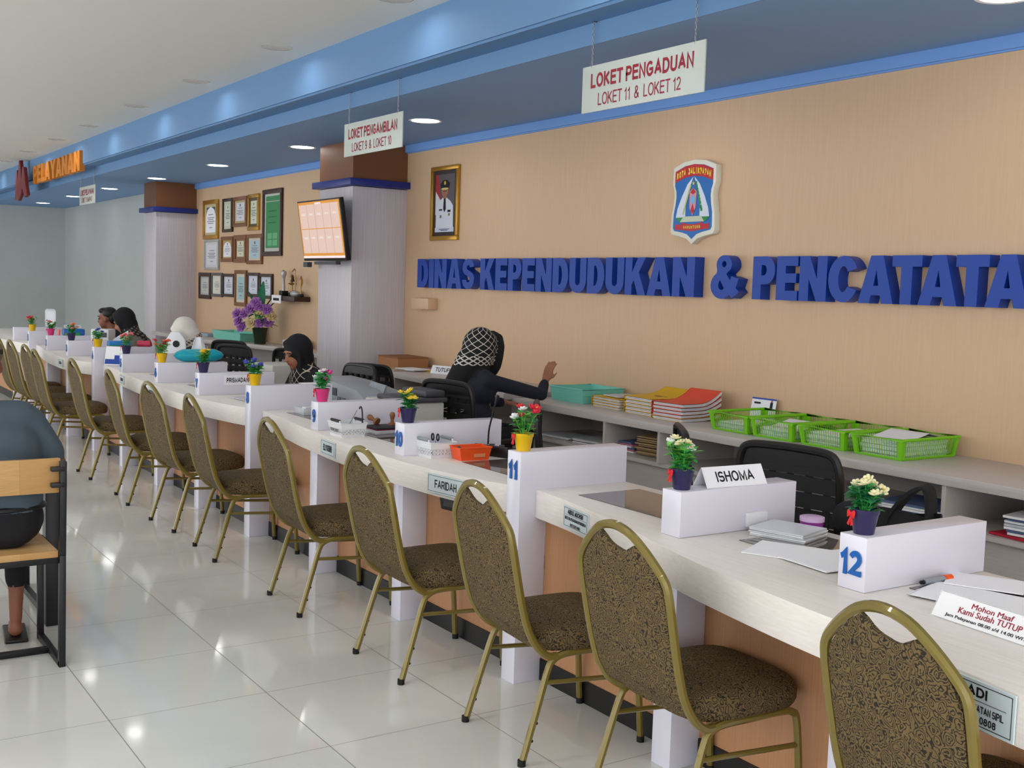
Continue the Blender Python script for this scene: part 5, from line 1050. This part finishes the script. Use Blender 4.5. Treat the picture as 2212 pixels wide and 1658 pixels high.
# ---------------- people ----------------------------------------------------
def sdist(P, it):
    if it[0] == 'c':
        _, a, b, ra, rb, m = it; a = np.array(a); b = np.array(b); ab = b-a; t_ = np.clip(((P-a)@ab)/max(1e-9, ab@ab), 0, 1)
        return np.linalg.norm(P-(a+t_[:, None]*ab), axis=1)-(ra+(rb-ra)*t_)
    _, c, r, R_, m = it; q = (P-np.array(c))@np.array(R_.to_3x3() if R_ else np.eye(3)); r = np.array(r); k = np.linalg.norm(q/r, axis=1); return (k-1)*r.min()
def flesh(name, items, parent, vox=.011, smooth=6, cut=None):
    """one continuous skin grown over joints: items are tapered limbs ('c', a, b, ra, rb, mat) and ellipsoids ('e', c, r, rot, mat)"""
    mb = MB(); d0 = items[0][-1]
    for it in items:
        if it[0] == 'c':
            _, a, b, ra, rb, m = it; A, B = Vector(a), Vector(b); d = B-A; n = max(2, int(d.length/.02))
            if d.length > 1e-5:
                ax = [A-d.normalized()*ra*f for f in (.98, .8, .45)]; bx = [B+d.normalized()*rb*f for f in (.45, .8, .98)]
                mb.tube(ax+[A.lerp(B, i/n) for i in range(n+1)]+bx, [ra*.2, ra*.6, ra*.893]+[ra+(rb-ra)*i/n for i in range(n+1)]+[rb*.893, rb*.6, rb*.2], d0, 12)
        else:
            _, c, r, R_, m = it; mb.ell((0, 0, 0), r, d0, 20, Matrix.Translation(c) @ (R_.to_4x4() if R_ else Matrix()))
    o = mb.build('tmpflesh'); md = o.modifiers.new('r', 'REMESH'); md.mode = 'VOXEL'; md.voxel_size = vox
    dg = bpy.context.evaluated_depsgraph_get(); dg.update(); me = bpy.data.meshes.new_from_object(o.evaluated_get(dg)); bpy.data.objects.remove(o)
    bm = bmesh.new(); bm.from_mesh(me)
    for _ in range(smooth): bmesh.ops.smooth_vert(bm, verts=bm.verts, factor=.5, use_axis_x=True, use_axis_y=True, use_axis_z=True)
    if cut: bmesh.ops.delete(bm, geom=[f for f in bm.faces if cut(f.calc_center_median())], context='FACES')
    bm.to_mesh(me); bm.free(); me.name = name; ms = []
    for it in items:
        if it[-1] not in ms: ms.append(it[-1])
    me.materials.clear()
    for m in ms: me.materials.append(m)
    P = np.empty(len(me.polygons)*3); me.polygons.foreach_get('center', P); P = P.reshape(-1, 3)
    D = np.stack([sdist(P, it) for it in items]); idx = np.array([ms.index(it[-1]) for it in items])[D.argmin(0)]
    me.polygons.foreach_set('material_index', idx.astype(np.int32)); me.polygons.foreach_set('use_smooth', np.ones(len(me.polygons), dtype=bool))
    o = bpy.data.objects.new(name, me); COL.objects.link(o); o.parent = parent; return o
def C_(a, b, ra, rb, m): return ('c', tuple(a), tuple(b), ra, rb, m)
def head_items(c, skin, yaw=0, pitch=0):
    """head centred at c, facing local -Y turned by yaw, pitched down by pitch"""
    R_ = Matrix.Rotation(yaw, 3, 'Z') @ Matrix.Rotation(pitch, 3, 'X'); c = Vector(c); T = lambda x, y, z: tuple(c+R_ @ Vector((x, y, z)))
    return R_, T, [('e', T(0, .012, .025), (.074, .092, .092), R_, skin), ('e', T(0, -.022, -.035), (.058, .068, .078), R_, skin), ('e', T(0, -.062, -.088), (.026, .024, .022), R_, skin),
        C_(T(0, -.088, .012), T(0, -.108, -.026), .009, .013, skin), C_(T(-.013, -.098, -.03), T(.013, -.098, -.03), .009, .009, skin),
        C_(T(-.045, -.076, .03), T(.045, -.076, .03), .012, .012, skin), C_(T(-.02, -.088, -.058), T(.02, -.088, -.058), .0085, .0085, M_LIPC), ('e', T(-.074, .01, -.01), (.012, .02, .03), R_, skin), ('e', T(.074, .01, -.01), (.012, .02, .03), R_, skin)]
def eyes(par, T, R_):
    for s_ in (-1, 1):
        MB().ell((0, 0, 0), (.013, .008, .006), M_EYE, 10, Matrix.Translation(T(s_*.032, -.084, .006)) @ R_.to_4x4()).build('eye', par)
        MB().tube([T(s_*.015, -.092, .032), T(s_*.034, -.092, .038), T(s_*.054, -.08, .03)], .0035, M_HAIR, 6).build('eyebrow', par)
def hand_items(wr, d, n, skin, curl=.5, thumb=1, L=.17):
    """palm leaves the wrist along d, palm normal n; five separate fingers"""
    wr, d, n = Vector(wr), Vector(d).normalized(), Vector(n).normalized(); s_ = d.cross(n).normalized(); n = s_.cross(d)
    it = []; P = lambda a, b, c: tuple(wr+s_*a+d*b+n*c)
    for x in (-.027, -.009, .009, .027): it.append(C_(P(x*.75, .012, 0), P(x, .08, 0), .0125, .0115, skin))
    for x, ln in ((-.03, .058), (-.010, .072), (.010, .078), (.030, .068)):
        a = Vector(P(x*1.02, .084, 0)); dd = d.copy(); q = ln/3
        for k in range(3):
            dd = (dd-n*curl*(.35+.2*k)).normalized(); b = a+dd*q*(1.15-.1*k); it.append(C_(a, b, .0085-.0006*k, .0080-.0006*k, skin)); a = b
    a = Vector(P(.02*thumb, .022, 0)); b = Vector(P(.048*thumb, .05, -.012)); c = Vector(P(.056*thumb, .082, -.02)); it += [C_(a, b, .0125, .0105, skin), C_(b, c, .0100, .0085, skin)]
    return it
def seated(ox, oy, yaw, lean, cloth, trous, skin, seat=.47, headp=.2, heady=0, up=.0):
    """torso joints of a seated person at (ox, oy), facing local -Y turned by yaw; returns joint dict and items"""
    R_ = Matrix.Rotation(yaw, 3, 'Z'); O = Vector((ox, oy, seat)); W = lambda x, y, z: tuple(O+R_ @ Vector((x, y, z)))
    ln = lambda h: -math.sin(lean)*h; cz = math.cos(lean); J = {'W': W, 'R': R_}
    J['neck'] = W(0, ln(.56)-.01, .56*cz+up); J['head'] = W(heady, ln(.70)-.05, .70*cz+up-.015)
    it = [C_(W(-.09, 0, .1), W(.09, 0, .1), .125, .125, trous), C_(W(-.07, ln(.25), .25*cz), W(.07, ln(.25), .25*cz), .125, .125, cloth), C_(W(-.10, ln(.42), .42*cz), W(.10, ln(.42), .42*cz), .118, .118, cloth),
          C_(W(-.15, ln(.5), .5*cz), W(.15, ln(.5), .5*cz), .066, .066, cloth), C_(W(0, ln(.5), .5*cz), J['neck'], .062, .054, skin), C_(J['neck'], W(heady*.6, ln(.64)-.03, .64*cz+up), .052, .05, skin)]
    for s_ in (-1, 1):
        k = W(s_*.12, -.44, .09); it += [C_(W(s_*.10, -.02, .08), k, .085, .062, trous), C_(k, W(s_*.12, -.42, -seat+.07), .056, .042, trous), C_(W(s_*.12, -.40, -seat+.045), W(s_*.12, -.56, -seat+.035), .042, .032, M_BLACK)]
    J['shL'] = W(-.185, ln(.49), .49*cz); J['shR'] = W(.185, ln(.49), .49*cz); return J, it
def arm(sh, el, wr, cloth, skin, bare=.0):
    e = Vector(el); w_ = Vector(wr); c = e.lerp(w_, 1-bare)
    r = [C_(sh, el, .056, .045, cloth), C_(el, tuple(c), .044, .036, cloth)]
    if bare: r.append(C_(tuple(c), wr, .03, .026, skin))
    return r
def hijab(name, par, T, R_, hc, J, front, band, drop=.26, face=True, k=1.14, fw=0, rim=None):
    """headscarf: hood open round the face, falling over neck, shoulders and back"""
    W = J['W']; nk = Vector(J['neck']); it = []
    if face:
        it += [('e', T(0, .03, .028), (.094*k, .098*k, .104*k), R_, front), ('e', T(0, .035, -.05), (.088*k, .08*k, .09*k), R_, front)]
        ring = [(.0, -.052, .106), (.05, -.046, .088), (.078, -.03, .04), (.08, -.026, -.02), (.068, -.034, -.078), (.035, -.05, -.118), (0, -.056, -.13)]
        ring = ring+[(-a, b, c) for a, b, c in ring[-2::-1]]
        for a, b in zip(ring, ring[1:]): it.append(C_(T(a[0]*(1+(k-1)*.8), a[1]-fw, a[2]*(1+(k-1)*.6)), T(b[0]*(1+(k-1)*.8), b[1]-fw, b[2]*(1+(k-1)*.6)), .018+fw*.35, .018+fw*.35, rim or front))
    else: it += [('e', T(0, .012, .025), (.1, .118, .112), R_, front), ('e', T(0, .01, -.06), (.092, .1, .09), R_, front)]
    sh = [Vector(J['shL']), Vector(J['shR'])]; mid = (sh[0]+sh[1])/2
    it += [C_(T(0, .03, -.08), tuple(nk+Vector((0, 0, .0))), .088, .092, band), C_(tuple(nk), tuple(sh[0].lerp(mid, .35)-Vector((0, 0, .0))), .088, .07, band), C_(tuple(nk), tuple(sh[1].lerp(mid, .35)), .088, .07, band)]
    Rw = J['R']; fwd_ = Rw @ Vector((0, -1, 0))
    it += [C_(tuple(mid+fwd_*.05), tuple(mid+fwd_*.10-Vector((0, 0, drop*.7))), .10, .05, band), C_(tuple(mid-fwd_*.04), tuple(mid-fwd_*.075-Vector((0, 0, drop))), .095, .06, band)]
    return it
def person(label, items, loc=(0, 0, 0)):
    p = thing('person', label, 'person', loc); return p

# woman reaching over the mint tray: seen from behind, right arm bent up
ox, oy = -3.12, 2.42; yaw = PI+.05
P1 = thing('person', 'woman in black patterned headscarf and black blouse, seen from behind, raising one hand', 'person', (ox, oy, 0))
J, it = seated(0, 0, yaw, .10, M_NAVYCLOTH, M_BLKCLOTH, M_SKIN, .49, up=.0)
R_, T, hi = head_items(Vector(J['head']), M_SKIN, yaw+.3, .15); hc = J['head']
M_LATT1 = lattice('black_white_lattice_scarf', (17, 17, 20), (206, 200, 192), hc, 20, .055, hc[2]-.03, hc[2]+.3, (hc[2]-.095, hc[2]-.03), hc[2]-.36)
M_HEM1 = M_LATT1
SL, SR = (J['shR'], J['shL']) if J['shR'][0] < J['shL'][0] else (J['shL'], J['shR'])
el, wr = (.17, .51, .872), (.03, .64, .955)
it += arm(SR, el, wr, M_NAVYCLOTH, M_SKIN, .25)+hand_items(wr, (.30, .12, .95), (.5, -.8, .2), M_SKIN, .8, 1)
el2 = (SL[0]-.08, SL[1]+.12, .80); wr2 = (SL[0]+.06, SL[1]+.36, .79); it += arm(SL, el2, wr2, M_NAVYCLOTH, M_SKIN, .1)+hand_items(wr2, (.3, .9, -.05), (0, 0, 1), M_SKIN, .3, 1)
flesh('body', it+hi, P1, .0085, 4)
hj = hijab('h', P1, T, R_, None, J, M_LATT1, M_HEM1, drop=.34, k=1.3, fw=.045, rim=M_BLKCLOTH)
hj += [C_(T(-.03, .07, -.02), (SL[0]-.01, SL[1]-.05, SL[2]-.12), .11, .075, M_HEM1), C_(T(.01, .09, -.06), (.0, -.16, SL[2]-.16), .10, .08, M_HEM1), C_(T(.03, .06, -.08), (SR[0]-.09, SR[1]-.05, SR[2]-.06), .085, .06, M_HEM1), C_((SR[0]-.08, SR[1]-.07, SR[2]-.06), (.06, -.2, SR[2]-.33), .045, .03, M_HEM1)]
flesh('headscarf', hj, P1, .011, 5)

# woman looking down at her desk behind tall post 8
ox, oy = -4.68, 2.02; yaw = .08
P2 = thing('person', 'woman in black headscarf with white pattern, looking down behind tall post 8', 'person', (ox, oy, 0))
J, it = seated(0, 0, yaw, .22, M_BLKCLOTH, M_BLKCLOTH, M_SKIN, .39)
R_, T, hi = head_items(J['head'], M_SKIN, yaw+.06, .34); hc = J['head']; M_LATT2 = lattice('black_beige_lattice_scarf', (17, 17, 20), (196, 184, 170), hc, 14, .05, -9, 9); W = J['W']
for s_, S_ in ((-1, J['shL']), (1, J['shR'])):
    e = W(s_*.25, -.16, .33); q = W(s_*.09, -.40, .375); it += arm(S_, e, q, M_BLKCLOTH, M_SKIN, .12)+hand_items(q, J['R'] @ Vector((-s_*.3, -.95, -.05)), (0, 0, 1), M_SKIN, .35, -s_)
flesh('body', it+hi, P2, .0085, 4); eyes(P2, T, R_)
flesh('headscarf', hijab('h', P2, T, R_, None, J, M_BLKCLOTH, M_LATT2, drop=.28), P2, .011, 5)

# bowed woman in white and brown scarf
ox, oy = -6.42, 1.78; yaw = -.75
P3 = thing('person', 'bowed woman in white and brown batik headscarf behind divider 6', 'person', (ox, oy, 0))
J, it = seated(0, 0, yaw, .36, M_BLKCLOTH, M_BLKCLOTH, M_SKIN, .47); R_, T, hi = head_items(J['head'], M_SKIN, yaw, .75); M_BATIK2 = lattice('brown_batik_scarf', (70, 58, 52), (190, 178, 164), J['head'], 30, .2, -9, 9); W = J['W']
for s_, S_ in ((-1, J['shL']), (1, J['shR'])):
    e = W(s_*.26, -.2, .26); q = W(s_*.1, -.42, .30); it += arm(S_, e, q, mat('grey_cloth', (86, 84, 84), .85), M_SKIN, .12)+hand_items(q, J['R'] @ Vector((-s_*.3, -.95, 0)), (0, 0, 1), M_SKIN, .4, -s_)
flesh('body', it+hi, P3, .0095, 4)
flesh('headscarf', hijab('h', P3, T, R_, None, J, mat('white_scarf', (222, 218, 210), .85), M_BATIK2, drop=.3), P3, .012, 5)
# woman in black and grey scarf
ox, oy = -8.35, 1.74; yaw = -.7
P4 = thing('person', 'bowed woman in black and grey batik headscarf behind divider 5', 'person', (ox, oy, 0))
J, it = seated(0, 0, yaw, .34, mat('batik_blouse', (120, 114, 108), .85), M_BLKCLOTH, M_SKIN, .49); R_, T, hi = head_items(J['head'], M_SKIN, yaw+.1, .5); M_BATIK = lattice('grey_batik_scarf', (118, 110, 106), (30, 28, 30), J['head'], 28, .22, -9, 9); W = J['W']
for s_, S_ in ((-1, J['shL']), (1, J['shR'])):
    e = W(s_*.26, -.2, .26); q = W(s_*.1, -.42, .28); it += arm(S_, e, q, mat('batik_blouse', (120, 114, 108), .85), M_SKIN, .12)+hand_items(q, J['R'] @ Vector((-s_*.3, -.95, 0)), (0, 0, 1), M_SKIN, .4, -s_)
flesh('body', it+hi, P4, .0095, 4)
flesh('headscarf', hijab('h', P4, T, R_, None, J, M_BLKCLOTH, M_BATIK, drop=.3), P4, .012, 5)
# man with short black hair
ox, oy = -9.40, 1.74; yaw = -.65
P5 = thing('person', 'man with short black hair seated at the far end of the staff side', 'person', (ox, oy, 0))
J, it = seated(0, 0, yaw, .18, M_NAVYCLOTH, M_BLKCLOTH, M_SKIN2, .455); R_, T, hi = head_items(J['head'], M_SKIN2, yaw, .1); W = J['W']
for s_, S_ in ((-1, J['shL']), (1, J['shR'])):
    e = W(s_*.26, -.1, .24); q = W(s_*.12, -.36, .32); it += arm(S_, e, q, M_NAVYCLOTH, M_SKIN2, .3)+hand_items(q, J['R'] @ Vector((-s_*.2, -.95, 0)), (0, 0, 1), M_SKIN2, .4, -s_)
flesh('body', it+hi, P5, .0095, 4); eyes(P5, T, R_)
flesh('hair', [('e', T(0, .03, .052), (.083, .088, .078), R_, M_HAIR), ('e', T(0, .068, .0), (.072, .045, .07), R_, M_HAIR), ('e', T(0, -.03, .092), (.066, .06, .034), R_, M_HAIR)], P5, .008, 3)

# man on the wooden bench, left edge
ox, oy = -1.46, -.88; yaw = -PI/2-.12
P6 = thing('person', 'man in grey shirt and black trousers seen from behind on the wooden bench', 'person', (ox, oy, 0)); M_GSH = mat('slate_shirt', (72, 86, 98), .85)
R6 = Matrix.Rotation(yaw, 3, 'Z'); O6 = Vector((0, 0, .492)); W = lambda x, y, z: tuple(O6+R6 @ Vector((x, y, z)))
it = [C_(W(-.105, .0, .112), W(.105, .0, .112), .122, .122, M_BLKCLOTH), C_(W(-.11, .05, .06), W(.11, .05, .06), .066, .066, M_BLKCLOTH), C_(W(-.105, .005, .2), W(.105, .005, .2), .12, .12, M_GSH), C_(W(-.08, -.04, .26), W(.08, -.04, .22), .122, .122, M_GSH), C_(W(-.10, -.10, .38), W(.10, -.10, .38), .125, .125, M_GSH), C_(W(-.14, -.16, .50), W(.14, -.16, .50), .085, .085, M_GSH), C_(W(0, -.18, .53), W(0, -.25, .62), .062, .056, M_SKIN2)]
for s_ in (-1, 1):
    k = W(s_*.14, -.45, .07); f_ = W(s_*.13, -.30, -.492+.09)
    it += [C_(W(s_*.1, -.02, .09), k, .092, .068, M_BLKCLOTH), C_(k, W(s_*.135, -.34, -.23), .06, .048, M_BLKCLOTH), C_(W(s_*.135, -.34, -.23), f_, .036, .028, M_SKIN2), C_(tuple(Vector(f_)-Vector((0, 0, .045))), tuple(Vector(f_)+R6 @ Vector((0, -.16, -.06))), .034, .024, M_SKIN2)]
    e = W(s_*.29, -.16, .30); q = W(s_*.12, -.40, .33)
    it += [C_(W(s_*.18, -.16, .49), W(s_*.26, -.15, .36), .068, .062, M_GSH), C_(W(s_*.26, -.15, .36), e, .045, .042, M_SKIN2), C_(e, q, .04, .028, M_SKIN2)]+hand_items(q, R6 @ Vector((-s_*.5, -.6, .6)), R6 @ Vector((0, -.6, -.6)), M_SKIN2, .4, -s_)
R_, T, hi = head_items(W(0, -.29, .715), M_SKIN2, yaw, .45); flesh('body', it+hi, P6, .0095, 4)
flesh('cap', [('e', T(0, .02, .06), (.09, .1, .07), R_, M_CAMO), ('e', T(0, -.09, .06), (.06, .06, .014), R_, M_CAMO)], P6, .009, 3)
flesh('hair', [('e', T(0, .06, -.0), (.074, .05, .07), R_, M_HAIR)], P6, .009, 3)
MB().tube([tuple(W(.226*math.cos(a), .003+.125*math.sin(a), .165)) for a in [k*PI/12 for k in range(24)]], .012, M_BLACK, 6, True).build('belt', P6)
for s_ in (-1, 1): MB().box((0, 0, .008), (.095, .26, .016), M_BLACK, .006, M=Matrix.Translation(tuple(Vector(W(s_*.13, -.36, -.492)))) @ R6.to_4x4()).build('sandal', P6)

# wooden bench with black square tube frame; seat looks toward -X
M_FRAME = mat('black_steel', (24, 24, 28), .4)
b = thing('wooden_bench', 'wooden bench with black metal frame under the man in the grey shirt', 'bench', (-1.48, -1.22, 0)); Lh = .62
mb = MB(); mb.bb(-.235, .215, -Lh+.02, Lh-.035, .462, .49, M_BLOCK, .003); mb.build('seat', b)
MB().box((.233, 0, .79), (.026, 2*Lh-.05, .14), M_BLOCK, .003, M=Matrix.Rotation(-.04, 4, 'Y')).build('backrest', b)
for s_ in (-1, 1):
    y = s_*(Lh-.02); mb = MB()
    def bar(p, q, w_=.026, mb=mb):
        p, q = Vector(p), Vector(q); d = q-p; M = frame_m((p+q)/2, d, (0, 1, 0) if abs(d.normalized().y) < .9 else (1, 0, 0)); mb.box((0, 0, 0), (d.length, w_, w_), M_FRAME, .002, M=M)
    bar((.20, y, 0.0), (.215, y, .47)); bar((.215, y, .47), (.235, y, .86)); bar((-.225, y, .0), (-.225, y, .46)); bar((-.238, y, .013), (.213, y, .013)); bar((-.238, y, .45), (.225, y, .45))
    mb.build('side_frame', b)
    for z in (.765, .83): MB().box((.236, y-s_*.022, z), (.03, .05, .018), M_FRAME, .002).build('bracket', b)
mb = MB()
mb.box((-.01, 0, .013), (.026, 2*Lh-.06, .026), M_FRAME, .002); mb.box((.2, 0, .45), (.026, 2*Lh-.06, .026), M_FRAME, .002); mb.box((-.215, 0, .45), (.026, 2*Lh-.06, .026), M_FRAME, .002); mb.build('cross_rail', b)
b = thing('table_frame', 'black steel table base in front of the man on the bench', 'table', (-2.3, -1.0, 0))
for x, y in ((.4, .47), (-.35, .47)): MB().bb(x-.035, x+.035, y-.035, y+.035, 0, .62, M_FRAME, .003).build('leg', b)
MB().bb(-.35, .4, .455, .485, 0, .03, M_FRAME).build('floor_bar', b); MB().bb(-.385, .435, -.5, .505, .6205, .65, M_BLOCK, .003).build('table_top', b)
for x in (.4, -.35): MB().bb(x-.035, x+.035, -.5, -.43, 0, .62, M_FRAME, .003).build('leg', b)
# artificial fir at the far left
tr = thing('fir_tree', 'dark green artificial fir at the left edge beyond the counters', 'tree', (-14.9, .98, 0)); MB().tube([(0, 0, 0), (0, 0, 1.75)], [.03, .01], M_DFRAME, 8).build('trunk', tr); mb = MB(); rr = random.Random(3)
for L_ in range(13):
    z = .35+L_*.11; rad = .62*(1-L_/14)
    for q in range(13):
        a = q*2*PI/13+L_*.5; leafy(mb, (0, 0, z+.1), (math.cos(a), math.sin(a), -.25), rad*rr.uniform(.85, 1.1), .045, M_TEALG)
mb.build('branches', tr, ang=80); MB().tube([(0, 0, 0), (0, 0, .12)], [.2, .16], M_DRED, 14).build('stand', tr)
